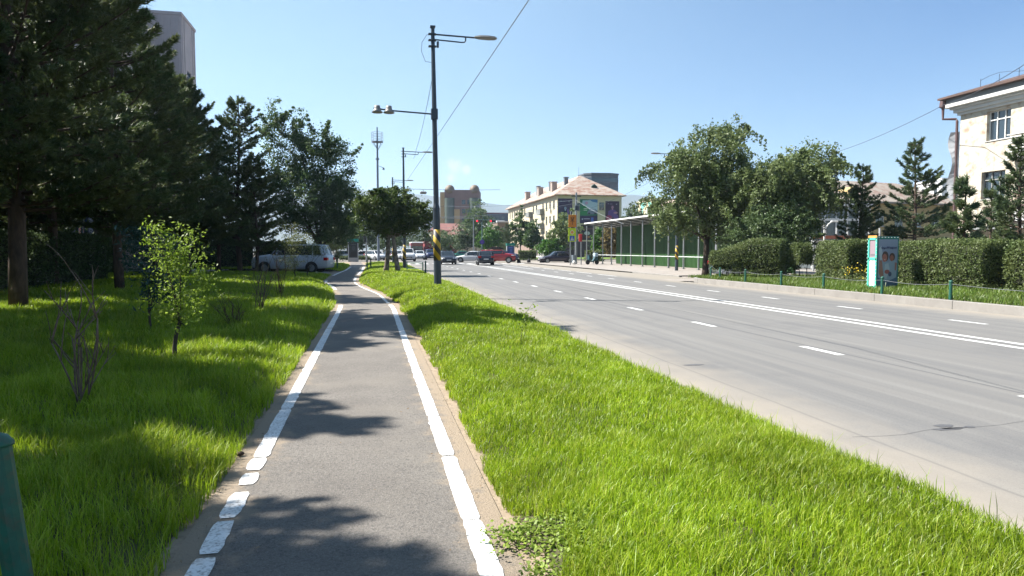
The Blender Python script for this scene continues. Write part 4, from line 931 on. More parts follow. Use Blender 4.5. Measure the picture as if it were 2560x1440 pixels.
mb = MB(); mb.tube([(0, 0, 0), (0, 0, 3.3)], .06, 8); mb.build('pole', M_steel, t); mb = MB(); mb.box((-.12, -.1, 2.85), (.34, .16, .8), bev=.03); mb.build('red_box', flat((.5, .03, .03)), t)
t = thing('litter_bin', 'grey litter bin with a white bag at the foot of the crossing sign', 'bin', PD(1435, 73.5, z=.05))
mb = MB(); mb.tube([(0, 0, .1), (0, 0, 1.0)], [.22, .27], 12); mb.build('drum', flat((.20, .24, .28)), t); mb = MB(); mb.tube([(0, -.12, .02), (0, -.12, .2), (0, -.12, .42), (0, -.12, .48)], [.14, .2, .16, .03], 10); mb.build('bag', M_white, t, sm=True)
# parked scooter under the canopy
t = thing('scooter', 'small parked motor scooter with a pale blue box under the canopy', 'scooter', PD(1481, 73, z=.06), R(200))
for x_ in (-.62, .62):
    mb = MB(); mb.tube([(x_, -.05, .26), (x_, .05, .26)], .26, 16); mb.build('wheel', M_tyre, t)
mb = MB(); mb.loft([[(x_, -w_, z0_), (x_, w_, z0_), (x_, w_ * .8, z1_), (x_, -w_ * .8, z1_)] for x_, w_, z0_, z1_ in ((-.7, .12, .5, .72), (-.3, .16, .4, .8), (.0, .14, .26, .38), (.3, .16, .26, .36), (.42, .2, .3, .95), (.56, .16, .5, .98))]); mb.build('body', flat((.04, .10, .12), .3), t)
mb = MB(); mb.tube([(.62, 0, .3), (.42, 0, 1.05)], .03, 6); mb.tube([(.42, -.32, 1.08), (.42, .32, 1.08)], .02, 6); mb.build('handlebar', M_dark, t)
mb = MB(); mb.box((-.45, 0, 1.02), (.42, .4, .4), bev=.04); mb.build('luggage_box', flat((.45, .58, .72), .4), t)

# ---- traffic lights
def traffic_light(label, P, h, arm, heads, rz=0, lit=True, round_sign=False, m=None):
    t = thing('traffic_light', label, 'traffic light', P, rz); m = m or M_steel
    mb = MB(); mb.tube([(0, 0, 0), (0, 0, h)], [.11, .08], 10); mb.build('mast', m, t)
    if arm: mb = MB(); mb.tube([(min(arm), 0, h - .1), (max(arm), 0, h - .1)], .045, 8); mb.build('arm', m, t)
    for (x_, z_, horiz) in heads:
        mb = MB(); mb.box((x_, -.16, z_), (1.05, .22, .36) if horiz else (.36, .22, 1.05), bev=.04); g = mb.build('signal_head', flat((.03, .035, .04), .5), t)
        for k in range(3):
            c = (x_ + (k - 1) * .33, -.28, z_) if horiz else (x_, -.28, z_ + (1 - k) * .33)
            mb = MB(); mb.tube([(c[0], c[1], c[2]), (c[0], c[1] - .02, c[2])], .13, 14)
            if k == 0 and lit:
                mm_ = _m.get('red_lamp')
                if not mm_:
                    mm_ = bpy.data.materials.new('red_lamp'); mm_.use_nodes = True; b_ = mm_.node_tree.nodes['Principled BSDF']; b_.inputs['Base Color'].default_value = (.6, .01, .02, 1)
                    b_.inputs['Emission Color'].default_value = (1, .02, .04, 1); b_.inputs['Emission Strength'].default_value = 1.2; _m['red_lamp'] = mm_
                mb.build('red_lens', mm_, g)
            else: mb.build('dark_lens', flat((.04, .05, .04), .2), g)
    if round_sign:
        mb = MB(); mb.tube([(0, -.15, 2.9), (0, -.17, 2.9)], .38, 20); mb.build('round_sign', flat((.05, .04, .30)), t)
        mb = MB(); mb.tube([(0, -.172, 2.9), (0, -.18, 2.9)], .3, 20); mb.build('sign_face', flat((.10, .05, .32)), t)
    return t
traffic_light('traffic light with two red signals side by side and a round blue sign', PD(1205, 112, z=0), 6.6, (-1.0, 3.0), [(-.5, 6.3, True), (1.75, 6.3, True)], 0, True, True, m=flat((.10, .17, .17), .5))
traffic_light('tall pale mast whose long arm reaches left over the road', PD(1184, 104, z=0), 6.5, (-4.8, .1), [], 0)
traffic_light('dark traffic signal on a pale post at the end of the cycle path', PD(916, 88, z=0), 3.2, None, [(-.15, 3.1, False)], 0, False)
# ---- telecom mast
t = thing('telecom_mast', 'tall thin grey mast with a caged antenna crown behind the clipped tree', 'mast', PD(946, 84, z=0)); k = 84 / 1707; zz = lambda y: (624 - y) * k + H
mb = MB(); mb.tube([(0, 0, 0), (0, 0, zz(420)), (0, 0, zz(322))], [.16, .13, .08], 10); mb.tube([(0, 0, zz(402)), (0, 0, zz(398))], .22, 10); mb.build('pole', flat((.17, .21, .27), .5), t)
mb = MB()
for yy in (335, 341, 347, 354): mb.tube([(.68 * math.cos(a * .5236), .68 * math.sin(a * .5236), zz(yy)) for a in range(13)], .02, 5)
for a in range(8): x_, y_ = .68 * math.cos(a * .785), .68 * math.sin(a * .785); mb.tube([(x_, y_, zz(335)), (x_, y_, zz(358)), (0.08, 0, zz(378))], .018, 5)
mb.tube([(0, 0, zz(359)), (0, 0, zz(357))], .7, 16); mb.build('antenna_cage', flat((.14, .17, .22), .5), t)
mb = MB(); mb.tube([(0, 0, zz(416)), (.72, 0, zz(421))], .03, 6); mb.tube([(.72, 0, zz(421)), (.72, 0, zz(426))], [.1, .14], 8); mb.build('camera_arm', flat((.17, .21, .27), .5), t)
# ---- overhead wires
def W(px, py, D): return PD(px, D, py)
wire('overhead_wire', 'overhead wire rising from behind the nearest lamp post to the top edge', [W(985, 500, 75), W(1100, 330, 30), W(1330, -12, 12.5), W(1500, -280, 8)], .010, .0, flat((.16, .19, .22)), n=8)
wire('overhead_wire', 'faint wire hanging left of the nearest lamp post', [W(1086, 165, 23.2), W(1040, 375, 45), W(1030, 392, 50.8)], .010, .3, flat((.2, .24, .28)))
wire('overhead_wire', 'long wire sloping from the right edge down behind the elms', [W(2600, 135, 30), W(2360, 262, 44), W(2075, 385, 62), W(1900, 440, 70)], .017, .25, flat((.08, .09, .11)))
wire('overhead_wire', 'wire running down from the lamp arm left of the elm to the cream block', [W(1700, 395, 52), W(1600, 468, 76), W(1445, 530, 76)], .015, .2, flat((.12, .14, .16)))
wire('overhead_wire', 'taut level wire across the far end of the road', [W(985, 471, 71.5), W(1250, 474, 95)], .028, .1, flat((.12, .14, .16)))
wire('overhead_wire', 'lower pair of sagging wires across the far road', [W(1030, 512, 95), W(1110, 515, 98), W(1440, 500, 76)], .02, .3, flat((.10, .12, .15)))
wire('overhead_wire', 'long sagging wire above the far traffic lights', [W(1040, 540, 95), W(1440, 508, 76)], .018, .6, flat((.10, .12, .15)))
wire('overhead_wire', 'thin wire in front of the cream block posters', [W(1440, 500, 76), W(1560, 560, 60)], .012, .2, flat((.3, .32, .34)))
t = thing('hanging_lamp', 'small lamp hanging on the level wire over the far road', 'lamp', W(1058, 474, 77)); mb = MB(); mb.box((0, 0, -.35), (.75, .4, .3), bev=.08); mb.tube([(0, 0, .05), (0, 0, -.25)], .03, 6); mb.build('housing', M_lampg, t)
t = thing('park_lamp', 'white twin-armed lamp in front of the yellow building', 'lamp', PD(2060, 47, z=.1)); mb = MB(); mb.tube([(0, 0, 0), (0, 0, 3.3)], .06, 8)
for s_ in (-1, 1): mb.tube([(0, 0, 2.9), (s_ * .3, 0, 3.3), (s_ * .55, 0, 3.45)], .04, 6)
mb.build('post', M_white, t)
for s_ in (-1, 1): mb = MB(); mb.box((s_ * .75, 0, 3.48), (.5, .2, .1), bev=.03); mb.build('lamp_head', M_white, t)

# ================================================================ BUILDINGS
_wm = {}
def window_mesh(w_, h, style):
    k = (round(w_, 2), round(h, 2), style)
    if k in _wm: return _wm[k]
    fr = {'white': M_white, 'grey': flat((.30, .30, .29), .6), 'blue': flat((.10, .15, .22), .5), 'dark': flat((.05, .05, .06), .6)}[style]
    mb = MB(); t_ = .06 if w_ > 1.2 else .05; d = .07
    for c, s_ in (((w_ / 2, 0, t_ / 2), (w_, d, t_)), ((w_ / 2, 0, h - t_ / 2), (w_, d, t_)), ((t_ / 2, 0, h / 2), (t_, d, h - 2 * t_)), ((w_ - t_ / 2, 0, h / 2), (t_, d, h - 2 * t_))): mb.box(c, s_)
    n = 3 if w_ > 1.6 else 2
    for i in range(1, n): mb.box((w_ * i / n, 0, h / 2), (t_, d * .9, h - 2 * t_))
    mb.box((w_ / 2, -.004, h * .70), (w_ - 2 * t_, d * .85, t_))
    f = bpy.data.meshes.new('window_frame'); f.from_pydata(mb.v, [], mb.f); f.materials.append(fr)
    mb = MB(); mb.quad((0.02, .03, .02), (w_ - .02, .03, .02), (w_ - .02, .03, h - .02), (.02, .03, h - .02))
    p = bpy.data.meshes.new('pane'); p.from_pydata(mb.v, [], mb.f); p.materials.append(M_glass)
    mb = MB(); mb.box((w_ / 2, -.10, -.03), (w_ + .16, .22, .05)); s2 = bpy.data.meshes.new('sill'); s2.from_pydata(mb.v, [], mb.f); s2.materials.append(flat((.5, .49, .46), .7))
    _wm[k] = (f, p, s2); return _wm[k]
def facade(parent, O, U, L_, Hh, holes, m, name='wall', depth=.16, style='white', sill=True, winname='window'):
    """wall plane from O along U (outward normal to the right-hand side seen from outside), with real openings"""
    O = Vector(O); U = Vector(U).normalized(); Z = Vector((0, 0, 1)); Nn = U.cross(Z)  # outward
    us = sorted({0, L_} | {h[0] for h in holes} | {h[0] + h[2] for h in holes}); vs = sorted({0, Hh} | {h[1] for h in holes} | {h[1] + h[3] for h in holes})
    mb = MB(); P = lambda u, v, d=0: O + U * u + Z * v - Nn * d
    inside = lambda u, v: any(h[0] < u < h[0] + h[2] and h[1] < v < h[1] + h[3] for h in holes)
    for a, b in zip(us[:-1], us[1:]):
        for c, d in zip(vs[:-1], vs[1:]):
            if not inside((a + b) / 2, (c + d) / 2): mb.quad(P(a, c), P(b, c), P(b, d), P(a, d))
    for (u, v, w_, h, *r_) in holes:
        mb.quad(P(u, v), P(u, v, depth), P(u, v + h, depth), P(u, v + h)); mb.quad(P(u + w_, v, depth), P(u + w_, v), P(u + w_, v + h), P(u + w_, v + h, depth))
        mb.quad(P(u, v + h), P(u, v + h, depth), P(u + w_, v + h, depth), P(u + w_, v + h)); mb.quad(P(u, v, depth), P(u, v), P(u + w_, v), P(u + w_, v, depth))
    o = mb.build(name, m, parent)
    rz = math.atan2(U.y, U.x)
    for (u, v, w_, h, *r_) in holes:
        f, p, s2 = window_mesh(w_, h, r_[0] if r_ else style); q = P(u, v, depth - .04)
        wo = bpy.data.objects.new(winname, f); wo.location = q; wo.rotation_euler = (0, 0, rz); link(wo, parent)
        link(bpy.data.objects.new('pane', p), wo)
        if sill: so = bpy.data.objects.new('sill', s2); so.location = (0, -.12 + .04, 0); link(so, wo)
    return o
def plainwall(parent, pts, Hh, m, name='wall', z0=0):
    mb = MB()
    for a, b in zip(pts[:-1], pts[1:]): mb.quad((*a, z0), (*b, z0), (*b, Hh), (*a, Hh))
    return mb.build(name, m, parent)
def hiproof(parent, x0, x1, y0, y1, z, hr_, m, hip, ov=.6, th=.16, axis='y', name='roof'):
    mb = MB(); X0, X1, Y0, Y1 = x0 - ov, x1 + ov, y0 - ov, y1 + ov; mb.b2(X0, X1, Y0, Y1, z, z + th); z += th + .003
    if axis == 'y': a, b = ((X0 + X1) / 2, Y0 + hip, z + hr_), ((X0 + X1) / 2, Y1 - hip, z + hr_)
    else: a, b = (X0 + hip, (Y0 + Y1) / 2, z + hr_), (X1 - hip, (Y0 + Y1) / 2, z + hr_)
    c = [(X0, Y0, z), (X1, Y0, z), (X1, Y1, z), (X0, Y1, z)]
    if axis == 'y': mb.quad(c[0], c[1], a); mb.quad(c[1], c[2], b, a); mb.quad(c[2], c[3], b); mb.quad(c[3], c[0], a, b)
    else: mb.quad(c[0], c[1], b, a); mb.quad(c[1], c[2], b); mb.quad(c[2], c[3], a, b); mb.quad(c[3], c[0], a)
    return mb.build(name, m, parent)
M_cream = mat('cream_render', (.62, .55, .40), .85, (.55, .48, .35), scale=.5, bump=.1, bscale=20)
M_roofp = mat('patchy_rusty_roof', (.42, .36, .30), .7, (.27, .13, .08), scale=1.1, detail=7, stretch=(.5, 1.4, 1), lo=.42, hi=.6, col3=(.50, .46, .42), scale3=3, amt3=.7)
M_roofg = mat('grey_roof', (.20, .18, .17), .8, (.14, .12, .11), scale=1)

# --- cream block with posters
cp = PD(1393, 137); X0, Y0 = cp.x, cp.y; Wf = PY(1553, Y0).x - X0; Lf = 50.0; He = 12.45
t = thing('apartment_block', 'four-storey cream block with a patchy rust-pink hipped roof and large posters', 'apartment block', (X0, Y0, 0))
hol = []
for i in range(16):
    for z_ in (10.05, 7.05, 4.05):
        if i in (4, 7, 8): continue
        hol.append((Lf - (2.0 + i * 3.0) - 1.3, z_, 1.3, 1.55, 'grey'))
facade(t, (0, Lf, 0), (0, -1, 0), Lf, He, hol, M_cream)
fh = [(PY(1436, Y0).x - X0, 9.4, 1.1, 1.6, 'grey'), (PY(1497, Y0).x - X0, 9.6, 1.1, 1.6, 'grey'), (PY(1497, Y0).x - X0, 4.8, 1.1, 1.5, 'grey')]
facade(t, (0, 0, 0), (1, 0, 0), Wf, He, fh, M_cream)
plainwall(t, [(Wf, 0), (Wf, Lf), (0, Lf)], He, M_cream)
hiproof(t, 0, Wf, 0, Lf, He, 4.6, M_roofp, 7.4, .75)
for (yy, xx, hh) in ((9, 1.3, 2.3), (21, 1.3, 2.2), (34, 1.3, 2.2)):
    mb = MB(); mb.b2(xx, xx + 1.1, yy, yy + 1.5, He + .4, He + 1.2 + hh); mb.b2(xx - .1, xx + 1.2, yy - .1, yy + 1.6, He + 1.2 + hh, He + 1.35 + hh); mb.build('chimney', mat('chimney_render', (.42, .36, .31), .9, (.3, .25, .22), scale=2), t)
for (yy, xx) in ((6, 3.2), (16, 2.6), (27, 2.4)):
    mb = MB(); mb.b2(xx, xx + .8, yy, yy + .8, He + 1.4, He + 4.2); mb.b2(xx - .1, xx + .9, yy - .1, yy + .9, He + 4.2, He + 4.35); mb.build('vent_stack', flat((.16, .18, .2), .7), t)
mb = MB(); dx = Wf / 2 + 1.6; mb.add([(dx - .6, -.1 + 2.0, He + 1.15), (dx + .6, 1.9, He + 1.15), (dx + .6, 1.9, He + 2.1), (dx, 1.9, He + 2.6), (dx - .6, 1.9, He + 2.1), (dx - .6, 4.6, He + 2.1), (dx + .6, 4.6, He + 2.1), (dx, 4.9, He + 2.6)], [(0, 1, 2, 3, 4), (4, 3, 7, 5), (3, 2, 6, 7), (1, 6, 2), (0, 4, 5)]); mb.build('dormer', flat((.02, .05, .04), .7), t)
mb = MB(); mb.tube([(Wf / 2 - .2, 7, He + 4.5), (Wf / 2 - .2, 7, He + 6.6)], .03, 5); mb.build('antenna', M_dark, t)
for (yy, zz_) in ((10.4, 9.3), (10.4, 6.3), (10.4, 3.5), (21.2, 9.3), (21.2, 6.3)):
    mb = MB(); mb.b2(-1.0, 0, yy, yy + 3.4, zz_ - .12, zz_); mb.b2(-1.0, -.93, yy, yy + 3.4, zz_, zz_ + 1.0); mb.b2(-.93, 0, yy, yy + .06, zz_, zz_ + 1.0); mb.b2(-.93, 0, yy + 3.34, yy + 3.4, zz_, zz_ + 1.0)
    mb.build('balcony', mat('balcony_panel', (.30, .31, .30), .8, (.16, .17, .17), scale=.4), t)
for (yy, zz_) in ((4.6, 9.5), (4.6, 6.5)): mb = MB(); mb.b2(-.4, 0, yy, yy + .9, zz_, zz_ + .55); mb.build('air_conditioner', M_white, t)
mb = MB(); mb.b2(-1.2, 0, 0.3, 14, 0, .3); mb.b2(-1.25, 0, .25, 14.1, 2.75, 3.3)
for k in range(7): mb.b2(-1.15, -.85, .5 + k * 2.1, .85 + k * 2.1, .3, 2.75)
mb.build('shop_porch', flat((.52, .50, .47), .6), t)
mb = MB(); mb.b2(-.02, -.1, .3, 14, .35, 2.7); mb.build('shop_window', M_glass, t)
mb = MB(); mb.b2(-1.3, -1.2, 0, 14.2, 3.3, 3.75); mb.b2(-1.3, Wf * .35, -.12, -.02, 3.3, 3.75); mb.build('teal_band', flat((.03, .28, .33), .5), t)
mb = MB(); mb.b2(0, Wf, -.1, -.015, 0.05, 3.28); mb.build('dark_ground_floor', flat((.05, .035, .05), .6), t)
mb = MB(); mb.b2(-.15, 0, 15, Lf, 0, 3.2); mb.build('ground_floor_strip', flat((.30, .22, .18), .7), t)
def pz(py): return (624 - py) / F * 137 + H
def post(pxa, pxb, pya, pyb, bg_, sh):
    a = PY(pxa, Y0).x - X0; b = PY(pxb, Y0).x - X0; poster(t, 'wall_poster', (a, -.06, pz(pyb)), (1, 0, 0), b - a, pz(pya) - pz(pyb), bg_, sh, .012, .6)
asp = .42
s1 = [([(.0, .0), (1, 0), (1, .25), (0, .3)], (.012, .014, .05)), (ell(.2, .9, .06, .022), (.20, .22, .32)), ([(.3, .885), (.5, .885), (.5, .905), (.3, .905)], (.25, .25, .35)), ([(.75, .9), (.85, .88), (.8, .86), (.7, .88)], (.3, .32, .4))]
post(1394.8, 1430, 497, 563, (.045, .028, .085), s1 + person_shapes(.5, .70, 1.05, (.28, .33, .48), (.05, .05, .09), (.02, .03, .06), asp) + [([(.22, .38), (.34, .45), (.42, .05), (.30, .02)], (.03, .30, .42)), ([(.62, .42), (.72, .38), (.80, .15), (.7, .12)], (.05, .25, .38)), (ell(.68, .5, .07, .1), (.16, .08, .30)), (ell(.9, .62, .06, .04), (.15, .25, .4))])
s2_ = [([(0, 0), (1, 0), (1, .33), (0, .30)], (.035, .02, .09)), ([(.15, .95), (1, .98), (1, .45), (.55, .5), (.1, .8)], (.38, .50, .62)), ([(.5, 1), (1, 1), (1, .86), (.7, .9)], (.06, .18, .42)), ([(0, .68), (.3, .75), (.55, .55), (.4, .33), (0, .36)], (.02, .20, .07)),
       ([(.40, .42), (.45, .52), (.60, .60), (.85, .60), (.98, .52), (.98, .40), (.5, .37)], (.14, .17, .26)), ([(.55, .52), (.65, .58), (.82, .58), (.9, .52)], (.45, .50, .60)), (ell(.52, .41, .06, .035), (.03, .03, .05)), (ell(.86, .41, .06, .035), (.03, .03, .05)),
       ([(.2, .62), (.42, .63), (.42, .60), (.2, .59)], (.5, .6, .5)), ([(.2, .55), (.40, .555), (.40, .53), (.2, .525)], (.5, .6, .5)), ([(.2, .20), (.55, .20), (.55, .17), (.2, .17)], (.40, .38, .55)), ([(.10, .2), (.16, .2), (.16, .14), (.1, .14)], (.5, .5, .7)), ([(.62, .24), (.76, .24), (.76, .06), (.62, .04)], (.07, .12, .50)), (ell(.36, .84, .09, .06), (.50, .30, .45))]
post(1449, 1493, 498, 558, (.03, .15, .10), s2_)
post(1452, 1486, 562, 600, (.03, .018, .03), [(ell(.45, .45, .22, .12), (.45, .48, .52)), ([(.1, .8), (.9, .8), (.9, .7), (.1, .7)], (.10, .05, .06)), (ell(.5, .2, .15, .08), (.30, .12, .05))])
post(1512.5, 1547, 502, 552, (.04, .018, .05), [(ell(.2, .87, .05, .03), (.25, .2, .3)), ([(.3, .85), (.5, .85), (.5, .875), (.3, .875)], (.28, .22, .32)), ([(.72, .86), (.86, .88), (.82, .82)], (.4, .38, .45))] + person_shapes(.5, .78, 1.0, (.42, .22, .30), (.12, .05, .10), (.12, .06, .24), .62) + [(ell(.25, .16, .22, .14), (.30, .03, .10)), ([(.55, .42), (.9, .30), (.95, .12), (.6, .1)], (.14, .07, .28)), (ell(.72, .42, .15, .05), (.45, .22, .28))])

# --- grey polygonal block behind
def prism_building(label, name, cat, P, ring, h, m, bands=0, bm=None, top=None):
    t = thing(name, label, cat, P); mb = MB(); mb.loft([[(x, y, 0) for x, y in ring], [(x, y, h) for x, y in ring]]); mb.build('wall', m, t)
    if bands:
        mb = MB(); cx = sum(x for x, y in ring) / len(ring); cy = sum(y for x, y in ring) / len(ring)
        sc_ = lambda k: [(cx + (x - cx) * k, cy + (y - cy) * k) for x, y in ring]
        for i in range(bands):
            z_ = h - 2.2 - i * 3.1; b = MB(); rg = sc_(1.004); b.loft([[(x, y, z_) for x, y in rg], [(x, y, z_ + 1.3) for x, y in rg]]); b.build('window_band', bm or M_glass, t)
        mb.loft([[(x, y, h + .003) for x, y in sc_(1.03)], [(x, y, h + .5) for x, y in sc_(1.03)]]); mb.build('parapet', top or m, t)
    return t
P = PD(1500, 215, z=0); k = 215 / F
prism_building('dark grey many-sided tower block behind the rust-pink roof', 'tower_block', 'tower block', P, [(-5.4, 0), (-3.6, -2), (2.2, -2.6), (5.4, -1.2), (5.4, 6), (2, 9), (-3, 9), (-5.4, 6)], 184 * k + H, mat('grey_facade', (.13, .145, .16), .7, (.10, .11, .13), scale=.3), 4)
# --- brown tower with domed corners
Dt = 250; k = Dt / F; P = PD(1112, Dt, z=0); wt = (1198 - 1112) * k; ht = (624 - 476) * k + H
M_brown = mat('brown_stone', (.25, .16, .14), .75, (.21, .135, .12), scale=.5); M_gold = mat('golden_stone', (.48, .33, .17), .7, (.42, .28, .14), scale=.5); M_bayg = flat((.10, .12, .10), .25)
t = thing('tower_block', 'brown and gold tower block with two domed corners behind the lamp post', 'tower block', P, -YAW)
hol = [(wt * .50 + c * 2.0, z_, 1.3, 1.6, 'blue') for c in range(2) for z_ in [ht - 5.2 - i * 3.3 for i in range(5)]]
facade(t, (0, 0, 0), (1, 0, 0), wt, ht - 1.0, hol, M_brown, sill=False); plainwall(t, [(wt, 0), (wt, 14), (0, 14), (0, 0)], ht - 1, M_brown)
mb = MB(); mb.b2(0, wt, 0.1, 14, ht - 1.0, ht); mb.build('parapet', M_brown, t)
for (x_, top_) in ((wt * .18, ht - .5), (wt * .90, ht - .5)):
    mb = MB(); mb.tube([(x_ - wt * .04, .3, 0), (x_ - wt * .04, .3, ht - 3)], 1.9, 18); mb.build('glazed_bay', M_bayg, t, sm=False)
    mb = MB(); mb.tube([(x_ - wt * .04, 1.5, ht - 1.2), (x_ - wt * .04, 1.5, ht + .3), (x_ - wt * .04, 1.5, ht + 1.2), (x_ - wt * .04, 1.5, ht + 1.8), (x_ - wt * .04, 1.5, ht + 2.0)], [1.8, 1.8, 1.5, .9, .1], 18); mb.build('dome', flat((.19, .145, .10), .6), t, sm=True)
mb = MB(); mb.b2(-1.6, -.02, -.2, 13, 0, ht - .8); mb.build('side_wing', M_gold, t)
mb = MB(); mb.b2(wt * .26, wt * .44, -.35, -.02, 0, ht - 7); mb.build('pilaster', M_gold, t)
# --- low buildings and far blocks
def lowblock(label, P, rz, wd, dp, h, roof, mw, mr_, nwin, rows=1, cat='building', name='low_building', ww=1.2, wh=1.4, hr_=2.0, hip=2.5, axis='x', style='grey', group=None):
    t = thing(name, label, cat, P, rz, group)
    hol = [((i + .5) * wd / nwin - ww / 2, h - 1.0 - wh - r_ * 3.0, ww, wh, style) for i in range(nwin) for r_ in range(rows)]
    facade(t, (0, 0, 0), (1, 0, 0), wd, h, hol, mw, sill=False)
    ns = max(2, int(dp / 4)); hol = [((i + .5) * dp / ns - ww / 2, h - 1.0 - wh - r_ * 3.0, ww, wh, style) for i in range(ns) for r_ in range(rows)]
    facade(t, (0, dp, 0), (0, -1, 0), dp, h, hol, mw, sill=False); plainwall(t, [(wd, 0), (wd, dp), (0, dp)], h, mw)
    if roof == 'hip': hiproof(t, 0, wd, 0, dp, h, hr_, mr_, hip, .5, axis=axis)
    else: mb = MB(); mb.b2(-.15, wd + .15, -.15, dp + .15, h, h + .35); mb.build('roof', mr_, t)
    return t
M_redroof = mat('red_brown_roof', (.25, .10, .08), .7, (.17, .08, .07), scale=.8); M_pale = mat('pale_facade', (.48, .49, .50), .8, (.4, .41, .43), scale=.4)
gB = 'distant low blocks at the end of the road'
lowblock('small cream building with a red-brown roof left of the brown tower', PD(1078, 172, z=0), -.05, 9, 12, 6.3, 'hip', M_cream, M_redroof, 3, 2, group=gB)
lowblock('cream row with a purple-brown roof at the foot of the brown tower', PD(1118, 160, z=0), -.05, 9, 12, 4.6, 'hip', M_cream, M_redroof, 4, 1, group=gB)
lowblock('pale tower block far beyond the round clipped tree', PD(1066, 330, z=0), 0, 7, 10, 17, 'flat', M_pale, M_pale, 3, 5, name='tower_block', cat='tower block', group=gB)
lowblock('dark flat-topped block with a grey front far along the road', PD(1206, 250, z=0), 0, 11, 12, 14.8, 'flat', flat((.10, .11, .14), .6), flat((.15, .04, .06), .6), 5, 3, group=gB)
lowblock('small white block seen above the traffic lights', PD(1228, 235, z=0), 0, 4.4, 8, 11.0, 'flat', M_pale, M_pale, 2, 2, group=gB)
lowblock('cream gabled building between the traffic lights and the postered block', PD(1216, 200, z=0), 0, 8.5, 12, 8.2, 'hip', M_cream, mat('silver_roof', (.45, .46, .48), .5), 4, 2, group=gB)
lowblock('brown building directly left of the postered block', PD(1244, 185, z=0), 0, 3.6, 10, 9.0, 'flat', mat('brown_render', (.20, .15, .11), .8), mat('silver_roof', (.45, .46, .48), .5), 1, 2, group=gB)
lowblock('turquoise and cream block showing beside the elm', PD(1629, 122, z=0), -.1, 5.5, 9, 10.4, 'flat', mat('turquoise_render', (.20, .52, .48), .8, (.62, .52, .36), scale=.35, lo=.48, hi=.52), M_cream, 2, 3, group=gB)
lowblock('white box-shaped block far behind the peeling building', PD(2350, 120, z=0), -.3, 9, 9, 13.8, 'flat', M_white, M_white, 2, 1, group=gB)
lowblock('red shopfront beyond the cars at the far left of the road', PD(1062, 150, z=0), 0, 7, 6, 3.1, 'flat', flat((.30, .05, .05), .6), M_redroof, 2, 1, group=gB)

# --- long yellow building behind the pines across the road
A = PD(1850, 68, z=0); B = PD(2400, 80, z=0); Ly = (B - A).length; rz = math.atan2(B.y - A.y, B.x - A.x)
M_yel = mat('yellow_render', (.50, .38, .17), .85, (.43, .33, .16), scale=.5)
M_roofm = mat('faded_pink_sheet_roof', (.34, .29, .235), .6, (.24, .14, .10), scale=.8, stretch=(1.6, .5, 1), lo=.47, hi=.62, col3=(.40, .36, .31), scale3=2, amt3=.6)
t = thing('long_building', 'long two-storey yellow building with a faded pink sheet roof behind the pines', 'building', A, rz)
facade(t, (0, 0, 0), (1, 0, 0), Ly, 6.7, [(1 + i * 2.9, z_, 1.3, 1.5, 'white') for i in range(int(Ly / 2.9)) for z_ in (4.2, 1.2)], M_yel)
plainwall(t, [(Ly, 0), (Ly, 12), (0, 12), (0, 0)], 6.7, M_yel); hiproof(t, 0, Ly, 0, 12, 6.7, 2.9, M_roofm, 4, .7, axis='x')
for dx in (7.6, 15.2):
    mb = MB(); mb.add([(dx, .9, 7.35), (dx + 1.6, .9, 7.35), (dx + 1.6, .9, 8.1), (dx + .8, .9, 8.5), (dx, .9, 8.1), (dx, 4, 8.15), (dx + 1.6, 4, 8.15), (dx + .8, 4.5, 8.5)], [(0, 1, 2, 3, 4), (4, 3, 7, 5), (3, 2, 6, 7), (1, 6, 2), (0, 4, 5)]); mb.build('dormer', M_yel, t)
    mb = MB(); mb.quad((dx + .4, .88, 7.4), (dx + 1.2, .88, 7.4), (dx + 1.2, .88, 8.0), (dx + .8, .88, 8.25), (dx + .4, .88, 8.0)); mb.build('dormer_opening', flat((.02, .02, .025), .8), t)
t = thing('glazed_porch', 'white-framed glazed porch in front of the yellow building', 'porch', PD(2030, 60, z=0), rz - .12)
mb = MB(); mb.b2(-.2, 6.2, -.2, 3.2, 5.5, 5.8); mb.b2(-.1, 6.1, -.1, 0, 4.2, 4.4)
for k in range(6): mb.b2(k * 1.2 - .05, k * 1.2 + .05, -.08, .02, 0, 5.5)
mb.build('frame', M_white, t); mb = MB(); mb.b2(0, 6, .03, 3, 0, 5.45); mb.build('glazing', flat((.12, .14, .15), .15), t)
t = thing('panel_fence', 'white panel fence with a terracotta coping behind the square hedge', 'fence', PD(2035, 50, z=0), rz)
for k in range(7):
    mb = MB(); mb.b2(k * 1.1 + .05, k * 1.1 + 1.05, 0, .06, 1.0, 2.35); mb.build('panel', M_white, t)
mb = MB()
for k in range(8): mb.b2(k * 1.1 - .05, k * 1.1 + .05, -.03, .09, 0, 3.3)
mb.b2(-.05, 7.8, -.05, -.031, .9, 1.0); mb.build('frame', flat((.35, .37, .38), .6), t)
mb = MB(); mb.b2(-.1, 7.9, -.1, .16, 2.45, 2.68); mb.build('coping', flat((.45, .16, .10), .8), t)

